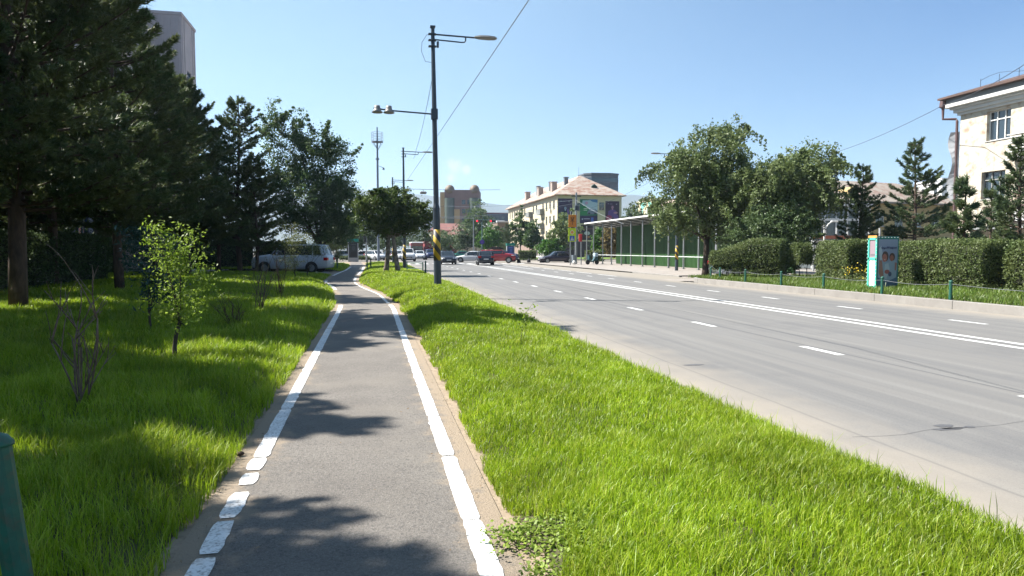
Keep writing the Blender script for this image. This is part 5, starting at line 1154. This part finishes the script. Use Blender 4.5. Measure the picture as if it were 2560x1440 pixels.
# --- peeling cream building on the right
Xr = 38.0; cr_ = PX(2390, Xr); Yr = cr_.y
M_peel = mat('peeling_cream_render', (.60, .55, .46), .85, (.54, .49, .40), scale=.6, bump=.3, bscale=14, col3=(.36, .27, .20), scale3=2.6, amt3=1.0)
t = thing('peeling_building', 'three-storey cream building with flaking render and a white cornice at the right edge', 'building', (Xr, Yr, 0)); Lr = 34
hol = []
def rwin(px0, px1, py0, py1, st):
    a = Yr - PX(px0, Xr).y; b = Yr - PX(px1, Xr).y; D = PX(px0, Xr); dd = D.x * math.sin(YAW) + D.y * math.cos(YAW)
    hol.append((a, (624 - py1) / F * dd + H, b - a, (py1 - py0) / F * dd, st))
rwin(2455, 2514, 285, 357, 'white'); rwin(2447, 2506, 433, 500, 'grey')
st_ = hol[0][2] + 2.2
for k in range(1, 9):
    for i in range(2): hol.append((hol[i][0] + k * st_ * 1.0, hol[i][1], hol[i][2], hol[i][3], 'white'))
hol += [(2.0 + k * 3.4, .9, 1.7, 1.5, 'dark') for k in range(8)]
facade(t, (0, 0, 0), (0, -1, 0), Lr, 10.7, hol, M_peel, depth=.28); plainwall(t, [(0, 0), (14, 0), (14, -Lr), (0, -Lr)][::-1], 10.7, M_peel)
mb = MB()
for k, (o_, z0_, z1_) in enumerate(((.14, 10.45, 10.62), (.30, 10.62, 10.84), (.45, 10.84, 10.98), (.72, 10.98, 11.2))): mb.b2(-o_, 14 + o_, -Lr - o_, o_, z0_ + .002 * k, z1_)
mb.build('cornice', mat('cornice_white', (.70, .70, .68), .7, (.6, .6, .58), scale=1), t)
mb = MB(); mb.b2(-.62, 14.6, -Lr - .6, .62, 11.203, 11.55); mb.build('gutter_board', flat((.22, .23, .24), .7), t)
hiproof(t, 0, 14, -Lr, 0, 11.553, 2.4, mat('brown_roof', (.13, .075, .06), .7, (.09, .06, .05), scale=1), 6, .95, .12)
mb = MB(); mb.tube([(-.75, .7, 11.5), (-.75, .72, 11.1), (-.7, .72, 11.0), (-.7, .7, 10.3), (-.12, .25, 10.25), (-.12, .15, 10.1), (-.12, .12, 0)], [.16, .2, .09, .08, .08, .08, .08], 8); mb.build('downpipe', flat((.12, .07, .07), .6), t)
mb = MB()
for k in range(9): mb.tube([(-.6, -2 - k * 1.3, 11.7), (-.6, -2 - k * 1.3, 12.3)], .015, 4)
mb.tube([(-.6, -2 - k * .65, 12.2 + .18 * math.sin(k * .9)) for k in range(18)], .014, 4); mb.build('roof_railing', M_dark, t)
mb = MB(); a = [(-.1, .5 + .25 * math.sin(i * .8), 9.4 - i * .35) for i in range(14)]
mb.add([q for p in a for q in ((p[0] + .1, .03, p[2]), (p[0] - .25, p[1] * .8, p[2]))], [(2 * i, 2 * i + 1, 2 * i + 3, 2 * i + 2) for i in range(13)]); mb.build('hanging_sheet', mat('grey_plastic_sheet', (.42, .43, .45), .7, (.3, .31, .33), scale=1.5), t)
vy = Yr - PX(2522, Xr).y
mb = MB()
for k in range(9): mb.box((-.35, -vy - 1.3, 7.15 + k * .17), (.5, 2.4, .05))
mb.b2(-.6, -.1, -vy - 2.5, -vy - .1, 7.0, 7.06); mb.build('louvre_unit', M_white, t)
mb = MB(); mb.b2(-.3, -.02, -20, -2.2, 3.35, 4.35); mb.build('sign_board', flat((.13, .09, .08), .7), t)
MS = Matrix.Translation((-.32, -4.75, 3.80)) @ Matrix.Rotation(R(-90), 4, 'Z') @ Matrix.Rotation(R(90), 4, 'X')
text_mesh(t, 'sign_letters', 'ы:cafe', 1.35, MS, flat((.62, .62, .60), .5), .04, .03)
mb = MB(); mb.b2(-.9, -.02, -Lr, -1.0, 2.9, 3.05); mb.build('shop_canopy', flat((.30, .31, .32), .6), t)

# --- left: ribbed concrete block, storefront and brown-roofed house
Pk = PD(495, 75); Xk = Pk.x; Yk = Pk.y; hk = (624 - 85) / F * 75 + H
def ribmat():
    m = bpy.data.materials.new('ribbed_concrete'); m.use_nodes = True; return m
M_rib = mat('ribbed_concrete', (.62, .53, .53), .85, (.52, .46, .46), scale=.6)
def ribbed(label, x0, x1, y0, y1, h, wins):
    t = thing('concrete_block', label, 'building', (x0, y0, 0), 0, None); wd, dp = x1 - x0, y1 - y0
    facade(t, (0, 0, 0), (1, 0, 0), wd, h, [], M_rib); facade(t, (wd, 0, 0), (0, 1, 0), dp, h, wins, M_rib, sill=False); plainwall(t, [(wd, dp), (0, dp), (0, 0)], h, M_rib)
    mb = MB(); mb.b2(-.1, wd + .1, -.1, dp + .1, h, h + .3); mb.build('roof', M_rib, t)
    mb = MB(); n = int(dp / .75)
    for i in range(n):
        y_ = (i + .5) * dp / n
        if not any(a - .15 < y_ < a + c + .15 for a, b, c, d, *_ in wins): mb.b2(wd, wd + .06, y_ - .16, y_ + .16, 0, h - .02)
    n = int(wd / .75)
    for i in range(n): x_ = (i + .5) * wd / n; mb.b2(x_ - .16, x_ + .16, -.06, 0, 0, h - .02)
    mb.build('ribs', M_rib, t); return t
ribbed('tall ribbed pinkish-grey concrete block rising behind the pines, lower step', Xk - 22, Xk, Yk - 4.6, Yk + 1, hk, [(2.0, hk - 6.5, 1.6, 1.5, 'blue')])
ribbed('taller step of the ribbed concrete block at the top left', Xk - 28, Xk - 4.2, 46, Yk - 4.7, hk + 1.0, [(3 + i * 3.2, z_, 1.4, 1.5, 'blue') for i in range(6) for z_ in (20, 16.5, 13, 9.5)])
t = thing('roof_antenna', 'lattice antenna on the roof of the ribbed concrete block', 'antenna', (Xk - 5.6, 66, hk + 1.3)); mb = MB()
for a, b in ((-.35, -.35), (.35, -.35), (.35, .35), (-.35, .35)): mb.tube([(a, b, 0), (a * .5, b * .5, 4)], .05, 5)
for z_ in (.6, 1.4, 2.2, 3.0): mb.tube([(-.33, -.33, z_), (.33, -.33, z_ + .4), (.33, .33, z_), (-.33, .33, z_ + .4)], .03, 4)
mb.build('lattice', M_steel, t)
lowblock('house with a red-brown gabled roof showing between the pines', Vector((-34, 58, 0)), 0, 15, 9, 12.2, 'hip', mat('brown_plaster', (.22, .15, .11), .8), M_redroof, 5, 3, name='house', cat='house', hr_=2.2)
t = thing('storefront', 'blue-glazed storefront with a pink column behind the dark hedge', 'building', (-19.5, 14, 0)); 
facade(t, (0, 0, 0), (0, 1, 0), 40, 6.5, [(.6 + i * 2.8, .4, 2.2, 4.4, 'blue') for i in range(14)], mat('storefront_wall', (.13, .12, .15), .7), sill=False); plainwall(t, [(0, 40), (-10, 40), (-10, 0), (0, 0)], 6.5, M_rib)
mb = MB(); mb.b2(-10, .3, -.2, 40.2, 6.5, 7.2); mb.build('roof', flat((.05, .08, .16), .5), t)
for yy in (7.9, 19.1, 30.3): mb = MB(); mb.b2(.0, .45, yy, yy + .5, 0, 6.45); mb.build('column', flat((.40, .24, .28), .6), t)
for yy in (9.2, 12.2): mb = MB(); mb.b2(.01, .06, yy + .5, yy + 1.9, 2.4, 4.0); mb.build('display_board', flat((.55, .52, .42), .6), t)

# ================================================================ DISTANT TREES, HILLS
gT = 'street trees beyond the crossing'
def dtree(label, px, D, h, wd, seed, m=M_far, kind='round_tree', trunk=.25, base=.25, leaf=.4, ncl=120):
    P = PD(px, D, z=0); k = wd / 2
    bl = [(0, 0, h * (.5 + base / 2), k * .8, k * .8, h * (1 - base) / 2), (-k * .45, 0, h * .5, k * .6, k * .6, h * .25), (k * .45, 0, h * .55, k * .55, k * .6, h * .25)]
    return broadleaf(kind, label, P, bl, m, leaf, ncl, 26, max(.45, wd * .1), .12, h * base, seed, gT)
dtree('tall pale poplar in front of the brown tower', 1190, 150, 12.3, 7.5, 61, M_poplar, 'poplar_tree', ncl=200)
dtree('bushy low tree at the foot of the brown tower', 1125, 135, 5.6, 7.5, 62, M_bush)
dtree('pale green tree behind the traffic light mast', 1168, 130, 6.6, 5.5, 63)
dtree('bright green tree left of the brown building', 1222, 128, 6.3, 5, 64, leaf_mat('fresh_leaves', (.06, .15, .02), (.09, .2, .03)))
dtree('dark green tree right of the bright one', 1236, 134, 6.6, 4.5, 65, M_bush)
dtree('grey-green poplar before the long side of the cream block', 1302, 118, 8.6, 4.2, 66, M_poplar, 'poplar_tree')
dtree('tall slim tree beside the first one in front of the cream block', 1332, 112, 6.2, 3.0, 67, M_poplar, 'poplar_tree')
dtree('leafy willow in front of the cream block posters', 1412, 105, 7.6, 5.2, 68, M_elm)
dtree('low bush behind the dark saloon car', 1378, 104, 3.6, 4.0, 69, leaf_mat('fresh_leaves', (.06, .15, .02), (.09, .2, .03)), base=.1)
dtree('slim tree seen through the canopy posts', 1500, 96, 5.2, 2.2, 70, leaf_mat('fresh_leaves', (.06, .15, .02), (.09, .2, .03)), base=.1)
dtree('yellowish tree seen through the canopy posts', 1528, 92, 5.4, 2.2, 71, leaf_mat('ochre_leaves', (.17, .13, .05), (.25, .20, .08)), base=.1)
dtree('feathery tree right of the cream block', 1575, 115, 9.4, 4.5, 72, M_far)
dtree('second feathery tree right of the cream block', 1615, 112, 8.2, 4.5, 73, M_far)
dtree('pale tree at the left end of the road', 905, 118, 6.6, 6, 74)
dtree('green tree behind the dark poster pillar', 868, 112, 6.8, 6.5, 75, M_bush)
dtree('brownish tree beneath the poplar', 842, 95, 6.2, 5, 76, M_elm)
dtree('greyish tree behind the round clipped tree', 965, 125, 6, 7, 77, M_bush)
dtree('pale tree above the red bus', 1045, 190, 8, 9, 78)
dtree('grey-green roadside tree left of the cream shopfront', 1063, 160, 6, 4, 79)
for i, (px, D, s_, z_) in enumerate(((1267, 108, .6, 1),)):
    pine('small thin conifer standing before the far end of the cream block', PD(px, D, z=0), 'sparse', 1.0, .66, None)
for i, (px0, px1, D, lab) in enumerate(((1296, 1340, 103, 'low clipped hedge on the corner lawn before the cream block'), (1463, 1500, 90, 'low green hedge glimpsed between the canopy posts'))):
    a_, b_ = PD(px0, D), PD(px1, D); hedge(lab, [(a_.x, a_.y), (b_.x, b_.y)], 1.2, 1.5, 1.5, 80 + i, .1, .2, None, None, 120, zb=.05)
hedge('green hedge along the far side of the crossroads on the left', [(PD(850, 106).x, PD(850, 106).y), (PD(990, 106).x, PD(990, 106).y)], 1.2, .7, .7, 83, .05, .2, None, None, 100, zb=0)
# dark woodland strip behind the left pines
r = np.random.default_rng(99)
broadleaf('leafy_tree', 'dense dark leafy tree filling the gap behind the left pines', Vector((-15.5, 36, 0)), [(0, 0, 4.5, 3, 3, 3), (-2, 2, 3.5, 2.5, 2.5, 2.5)], M_bush, .2, 260, 40, .6, .2, 1.5, 88, 'leafy trees behind the left pines')
broadleaf('leafy_tree', 'second dark leafy tree behind the left pines, nearer the off-roader', Vector((-12.5, 50, 0)), [(0, 0, 4.2, 3.2, 3, 3), (-3, 1, 3.5, 2.5, 2.5, 2.5)], M_bush, .2, 260, 40, .6, .2, 1.5, 89, 'leafy trees behind the left pines')
broadleaf('leafy_tree', 'third dark leafy tree behind the left pines, beneath the ribbed block', Vector((-17.5, 26, 0)), [(0, 0, 4.0, 2.4, 3, 2.8)], M_bush, .2, 160, 40, .6, .2, 1.5, 90, 'leafy trees behind the left pines')

def hills(label_name, prof, D, seed, amp):
    V = []; px = np.linspace(-900, 3400, 260); nr = 14
    for j in range(nr):
        f = j / (nr - 1); Dj = D * (1 + .55 * f)
        for i, x in enumerate(px):
            d = ray(x, 624); d = Vector((d.x, d.y, 0)); d *= Dj / (d.x * math.sin(YAW) + d.y * math.cos(YAW))
            ph = np.interp(x, *prof); hh = (ph / F * D * 1.55) * sstep(0, 1, f) * (1) + amp * D * float(noise2(np.array([x / 90.]), np.array([f * 4.]), seed)[0]) * f
            V.append((d.x, d.y, hh - 5))
    V = np.array(V); idx = np.arange(nr * 260).reshape(nr, 260); q = np.stack([idx[:-1, :-1], idx[:-1, 1:], idx[1:, 1:], idx[1:, :-1]], -1).reshape(-1, 4)
    me = fastmesh(label_name, V, [q]); me.materials.append(mat('hill_scrub', (.05, .065, .03), .95, (.09, .09, .045), scale=.004)); smooth(me)
    link(bpy.data.objects.new(label_name, me), kind='structure')
hills('hills', ([-900, 0, 900, 1060, 1160, 1260, 1400, 1580, 1660, 2000, 3400], [120, 130, 150, 137, 124, 112, 120, 138, 128, 60, 50]), 2600, 3, .0012)

# ================================================================ VEHICLES
def car(label, P, rz, paint, kind='saloon', L_=4.5, W_=1.78, Hc=1.45, name=None, group='cars on the road by the crossing', roofbox=False, detail=True):
    """front faces local +X"""
    t = thing(name or 'car', label, 'car', P, rz, group); hw = W_ / 2; x0 = -L_ / 2; X = lambda f: L_ / 2 - f * L_  # f: 0 front, 1 rear
    prof = {'saloon': [(0, .42, .55), (.02, .25, .66), (.10, .20, .76), (.27, .18, .90), (.32, .18, .93), (.5, .18, .94), (.72, .18, .96), (.86, .2, .98), (.965, .24, .94), (1, .38, .62)],
            'hatch': [(0, .40, .55), (.02, .24, .70), (.10, .20, .84), (.22, .18, .98), (.30, .18, 1.0), (.5, .18, 1.01), (.75, .18, 1.04), (.93, .22, 1.06), (.985, .26, .98), (1, .40, .60)],
            'suv2': [(0, .50, .78), (.015, .34, 1.02), (.08, .30, 1.14), (.22, .27, 1.24), (.28, .27, 1.27), (.5, .27, 1.29), (.75, .27, 1.31), (.94, .32, 1.31), (.99, .36, 1.18), (1, .50, .82)],
            'suv': [(0, .50, .74), (.015, .34, .98), (.08, .30, 1.08), (.22, .27, 1.17), (.28, .27, 1.19), (.5, .27, 1.20), (.75, .27, 1.22), (.94, .32, 1.22), (.99, .36, 1.12), (1, .50, .80)]}[kind if Hc < 1.85 else 'suv2']
    gh = {'saloon': ((.27, .86), (.42, .70)), 'hatch': ((.20, .965), (.36, .86)), 'suv': ((.255, .975), (.36, .93))}[kind]
    zb = {'saloon': .92, 'hatch': .99, 'suv': 1.18}[kind]
    if Hc > 1.85: zb = 1.27
    rings = []
    for f, zl, zt in prof:
        w_ = hw * (1 - .16 * abs(2 * f - 1) ** 5); x_ = X(f); zm = (zl + zt) / 2
        half = [(0, zl), (w_ * .86, zl), (w_ * .97, zl + (zt - zl) * .2), (w_, zm), (w_ * .975, zt - (zt - zl) * .18), (w_ * .88, zt - .01), (w_ * .5, zt + .025), (0, zt + .035)]
        rings.append([(x_, y, z) for y, z in half] + [(x_, -y, z) for y, z in half[-2:0:-1]])
    mb = MB(); mb.loft(rings); mb.build('body', paint, t, sm=True)
    # greenhouse
    (b0, b1), (r0, r1) = gh; zr = Hc - .05
    def ringg(f0, f1, z, w_, k=.06): a, b = X(f0), X(f1); return [(a, 0, z), (a - k * .6, w_ * .8, z), (a - k * 2.5, w_, z), (b + k * 2.5, w_, z), (b + k * .5, w_ * .82, z), (b, 0, z), (b + k * .5, -w_ * .82, z), (b + k * 2.5, -w_, z), (a - k * 2.5, -w_, z), (a - k * .6, -w_ * .8, z)]
    mb = MB(); mb.loft([ringg(b0, b1, zb - .03, hw * .93), ringg(b0 * .35 + r0 * .65, b1 * .35 + r1 * .65, zb + (zr - zb) * .66, hw * .84), ringg(r0, r1, zr, hw * .76)]); mb.build('windows', M_cglass, t, sm=False)
    mb = MB(); mb.loft([ringg(r0 - .004, r1 + .004, zr - .035, hw * .785), ringg(r0 + .003, r1 - .003, zr + .015, hw * .76), ringg(r0 + .04, r1 - .03, Hc, hw * .6)]); mb.build('roof', paint, t, sm=True)
    lo = [Vector(q) for q in ringg(b0, b1, zb - .03, hw * .935)]; mi_ = [Vector(q) for q in ringg(b0 * .35 + r0 * .65, b1 * .35 + r1 * .65, zb + (zr - zb) * .66, hw * .845)]; hi_ = [Vector(q) for q in ringg(r0, r1, zr, hw * .765)]
    for sgn in (0, 1):
        for (i, wd_) in ((1, .035), (4, .05), (3, .05 if kind != 'suv' else .11)):
            j = i if sgn == 0 else 10 - i; mb = MB(); mb.tube([lo[j], mi_[j], hi_[j]], wd_, 6); mb.build('pillar', paint, t)
        mb = MB(); fm = .56; a = lambda R_, f: R_[2].lerp(R_[3], f) if sgn == 0 else R_[8].lerp(R_[7], f)
        mb.tube([a(lo, .48), a(mi_, .45), a(hi_, .42)], .03, 6); mb.build('pillar', M_tyre, t)
        if kind == 'suv': mb = MB(); mb.tube([a(lo, .80), a(mi_, .81), a(hi_, .83)], .05, 6); mb.build('pillar', paint, t)
    # wheels
    rw = .36 if kind == 'suv' else .31
    for fx in (.185, .80):
        for s_ in (-1, 1):
            x_ = X(fx); mb = MB(); n = 20; rr_ = rw + .07
            mb.add([(x_ + rr_ * math.cos(a), s_ * (hw + .004), rw + rr_ * math.sin(a)) for a in [math.pi * i / n - .25 * (1 - 2 * i / n) for i in range(n + 1)]] + [(x_, s_ * (hw * .9), rw)], [(i, i + 1, n + 1) for i in range(n)]); mb.build('wheel_arch', M_tyre, t)
            mb = MB(); y0_, y1_ = s_ * (hw - .19), s_ * (hw + .012); e = Vector((x_, 0, rw))
            mb.tube([e + Vector((0, y0_, 0)), e + Vector((0, y0_ + s_ * .03, 0)), e + Vector((0, y1_ - s_ * .03, 0)), e + Vector((0, y1_, 0))], [rw - .04, rw, rw, rw - .04], 20); wh = mb.build('wheel', M_tyre, t, sm=False)
            mb = MB(); mb.tube([e + Vector((0, y1_ - s_ * .01, 0)), e + Vector((0, y1_ + s_ * .006, 0))], [rw * .66, rw * .62], 18)
            for k in range(5): a = k * 1.2566; mb.box(e + Vector((math.cos(a) * rw * .34, y1_ + s_ * .01, math.sin(a) * rw * .34)), (.07, .02, .07))
            mb.build('rim', flat((.38, .39, .40), .35, .6), wh)
    # lights, plates, grille, bumpers, mirrors
    M_hl = flat((.72, .74, .76), .15); M_tl = flat((.45, .01, .015), .25)
    zf = prof[2][2] - .08; zq = {'saloon': .80, 'hatch': .95, 'suv': 1.02}[kind]
    for s_ in (-1, 1):
        mb = MB(); mb.loft([[(X(.012) , s_ * hw * .5, zf - .11), (X(.012), s_ * hw * .5, zf - .01), (X(.045), s_ * hw * .93, zf + .0), (X(.03), s_ * hw * .93, zf - .12)], [(X(.08), s_ * hw * .55, zf - .1), (X(.085), s_ * hw * .55, zf + .0), (X(.12), s_ * hw * .975, zf + .01), (X(.10), s_ * hw * .97, zf - .1)]]); mb.build('headlight', M_hl, t)
        mb = MB(); mb.b2(X(.955), X(1.001) - .0, s_ * hw * .58, s_ * hw * .965, zq - .16, zq + .04); mb.build('taillight', M_tl, t)
        mb = MB(); mb.box((X(b0 + .10), s_ * (hw + .06), zb + .06), (.12, .2, .13), bev=.03); mb.build('mirror', paint, t)
    mb = MB(); mb.b2(X(0) - .01, X(0) + .012, -hw * .45, hw * .45, prof[0][1] + .02, prof[0][1] + .16); mb.build('grille', M_tyre, t)
    mb = MB(); mb.b2(X(.03), X(-.003), -hw * .8, hw * .8, .22, .36); mb.build('bumper_trim', M_tyre, t)
    for fx, s_ in ((-.004, 1), (1.004, -1)):
        mb = MB(); mb.box((X(fx), 0, .50 if s_ > 0 else .66), (.012, .5, .12)); mb.build('number_plate', flat((.7, .7, .68), .5), t)
    if roofbox: mb = MB(); mb.loft([[(x_, -w_, Hc + z0_), (x_, w_, Hc + z0_), (x_, w_ * .8, Hc + z1_), (x_, -w_ * .8, Hc + z1_)] for x_, w_, z0_, z1_ in ((-1.1, .3, .06, .2), (-.7, .36, .06, .36), (.3, .36, .06, .38), (.8, .22, .06, .16))]); mb.build('roof_box', M_tyre, t)
    return t
def paint(c, r_=.25): return flat(c, r_, .0, .6)
W1 = paint((.62, .64, .66)); BK = paint((.02, .024, .035)); NV = paint((.02, .03, .09)); RD = paint((.30, .02, .025)); SV = paint((.54, .58, .66)); 
g0 = lambda px, D: PD(px, D, z=.005)
F_TO = R(-90); F_AW = R(90)
car('silver off-roader parked half hidden behind the shrubs left of the path', PD(733, 47.5, z=.05), R(180 - 14), SV, 'suv', 5.3, 1.95, 1.95, 'off_road_car', None)
car('white people carrier coming towards the camera in the near lane', g0(1021, 96), F_TO + .0, W1, 'suv', 4.6, 1.8, 1.8)
car('white hatchback following behind the white people carrier', g0(1049, 112), F_TO, W1, 'hatch', 4.1, 1.7, 1.5)
car('dark blue car with its headlights towards the camera, left of the striped post', g0(1077, 112), F_TO, NV, 'suv', 4.5, 1.8, 1.7)
car('black hatchback coming towards the camera, right of the striped post', g0(1117, 77), F_TO, BK, 'hatch', 4.4, 1.76, 1.5)
car('black hatchback driving away, seen from behind by the centre line', g0(1212, 73), F_AW - .1, BK, 'hatch', 4.4, 1.76, 1.5)
car('white saloon crossing just left of the black hatchback', g0(1180, 90), R(165), W1, 'saloon', 4.5, 1.75, 1.45)
car('red off-road car with a black roof box behind the black hatchback', g0(1243, 84), R(-12), RD, 'suv', 4.5, 1.8, 1.6, roofbox=True)
car('dark blue car partly hidden behind the red one', g0(1256, 92), R(-25), NV, 'suv', 4.4, 1.8, 1.5)
car('dark saloon parked side-on at the corner beside the sign post', g0(1393, 84), R(180), paint((.035, .028, .045)), 'saloon', 4.6, 1.78, 1.45)
car('white car behind the dark poster pillar', g0(858, 112), R(200), W1, 'hatch', 4.3, 1.75, 1.5, group='parked cars beyond the cycle path')
car('pale silver saloon left of the pale signal post', g0(907, 116), R(170), SV, 'saloon', 4.5, 1.75, 1.45, group='parked cars beyond the cycle path')
car('white car right of the pale signal post', g0(938, 106), R(-60), W1, 'hatch', 4.2, 1.75, 1.5, group='parked cars beyond the cycle path')
car('white car between the trunks of the clipped tree', g0(976, 118), R(-70), W1, 'saloon', 4.5, 1.75, 1.45, group='parked cars beyond the cycle path')
car('white car right of the pale clipped-tree trunk', g0(998, 108), R(-75), W1, 'hatch', 4.2, 1.75, 1.5, group='parked cars beyond the cycle path')
car('pale blue car parked behind the low clipped hedge', PD(1868, 40, z=.02), R(6), paint((.40, .46, .56)), 'hatch', 4.2, 1.75, 1.5, group=None)
car('small green car far along the road', g0(1152, 128), R(175), paint((.03, .22, .16)), 'saloon', 4.3, 1.7, 1.4)
# bus
t = thing('bus', 'red and white bus far down the road behind the white cars', 'bus', PD(1040, 148, z=0), F_TO - .02, None)
mb = MB(); mb.b2(-5.5, 5.5, -1.25, 1.25, .35, 3.0); mb.build('body', RD, t)
mb = MB(); mb.box((0, 0, 3.1), (11.1, 2.55, .3), bev=.1); mb.build('roof', M_white, t)
mb = MB(); mb.b2(5.5, 5.53, -1.15, 1.15, 1.2, 2.4); mb.build('windscreen', M_cglass, t)
mb = MB(); mb.b2(5.53, 5.56, -1.0, 1.0, 2.5, 2.85); mb.build('destination_board', flat((.3, .12, .08), .4), t)
for s_ in (-1, 1):
    mb = MB(); mb.b2(-5.2, 5.0, s_ * 1.25, s_ * 1.27, 1.4, 2.5); mb.build('side_windows', M_cglass, t)
    for x_ in (-3.4, 3.4): mb = MB(); mb.tube([(x_, s_ * 1.0, .48), (x_, s_ * 1.28, .48)], .48, 16); mb.build('wheel', M_tyre, t)
    mb = MB(); mb.box((5.53, s_ * .95, .8), (.05, .3, .2)); mb.build('headlight', M_white, t)
# low dark concrete studs by the crossing
for i, px in enumerate((1297, 1322, 1354)):
    t = thing('kerb_stud', ['dark low stud nearest the blue pillar', 'dark low stud in the middle of the three by the crossing', 'dark low stud nearest the dark saloon'][i], 'stud', PD(px, 84, z=0.05), 0, 'dark studs along the corner pavement')
    mb = MB(); mb.tube([(0, 0, -.05), (0, 0, .3), (0, 0, .42), (0, 0, .46)], [.24, .22, .14, .03], 12); mb.build('stud', M_tyre, t, sm=True)

hedge('dark hedge behind the silver off-roader under the pines', [(-14.5, 36), (-14.5, 43)], 1.3, 2.3, 2.3, 146, .1, .1, M_bush, None, 300, zb=0)
hedge('dark hedge closing the driveway beyond the silver off-roader', [(-15, 55), (-9, 56.5), (-5.2, 57)], 1.6, 2.3, 2.3, 147, .1, .12, M_bush, None, 300, zb=0)
# ================================================================ AIR
me = bpy.data.meshes.new('haze'); hb = MB(); hb.b2(-6100, 6100, -400, 9100, -1.04, 390)
me.from_pydata(hb.v, [], hb.f); mh = bpy.data.materials.new('haze'); mh.use_nodes = True; nt = mh.node_tree; nt.nodes.clear()
o_ = nt.nodes.new('ShaderNodeOutputMaterial'); v_ = nt.nodes.new('ShaderNodeVolumePrincipled'); v_.inputs['Color'].default_value = (.62, .78, 1, 1)
v_.inputs['Density'].default_value = 1.9e-4; v_.inputs['Anisotropy'].default_value = .2; nt.links.new(v_.outputs[0], o_.inputs['Volume'])
me.materials.append(mh); link(bpy.data.objects.new('haze', me), kind='stuff')
sc.cycles.volume_bounces = 0

# small litter along the path
r = np.random.default_rng(5); n = 420; Y = 2 + 16 * r.random(n) ** 1.6; sd = r.random(n) < .5
X = np.where(sd, PL(Y) - .02 - .10 * r.random(n), PR(Y) + .02 + .2 * r.random(n)); X = np.where(r.random(n) < .12, PL(Y) + r.random(n) * 1.4, X)
P = np.stack([X, Y, np.full(n, .034)], 1); a = r.random(n) * 6.283; s_ = .005 + .012 * r.random(n)
u = np.stack([np.cos(a), np.sin(a), .3 * r.standard_normal(n)], 1) * s_[:, None]; v = np.stack([-np.sin(a), np.cos(a), .3 * r.standard_normal(n)], 1) * s_[:, None] * .4
V = np.stack([P - u, P + v, P + u, P - v], 1).reshape(-1, 3)
leafobj('dry_litter', V, np.arange(n * 4).reshape(n, 4), mat('dry_leaf', (.14, .085, .05), .8, (.30, .22, .13), scale=60), kind='stuff', label='scattered dry needles and leaf bits along the path edges', cat='leaf litter')
pc = G(601, 1141, .02); t = thing('pine_cone', 'small brown pine cone on the sandy left edge of the path', 'pine cone', pc, .6)
mb = MB(); mb.tube([(-.03, 0, .02), (-.02, 0, .02), (0, 0, .022), (.02, 0, .02), (.032, 0, .02)], [.006, .017, .02, .014, .004], 10); mb.build('scales', mat('cone_brown', (.10, .06, .04), .9, (.05, .03, .02), scale=120, bump=1, bscale=200), t, sm=False)
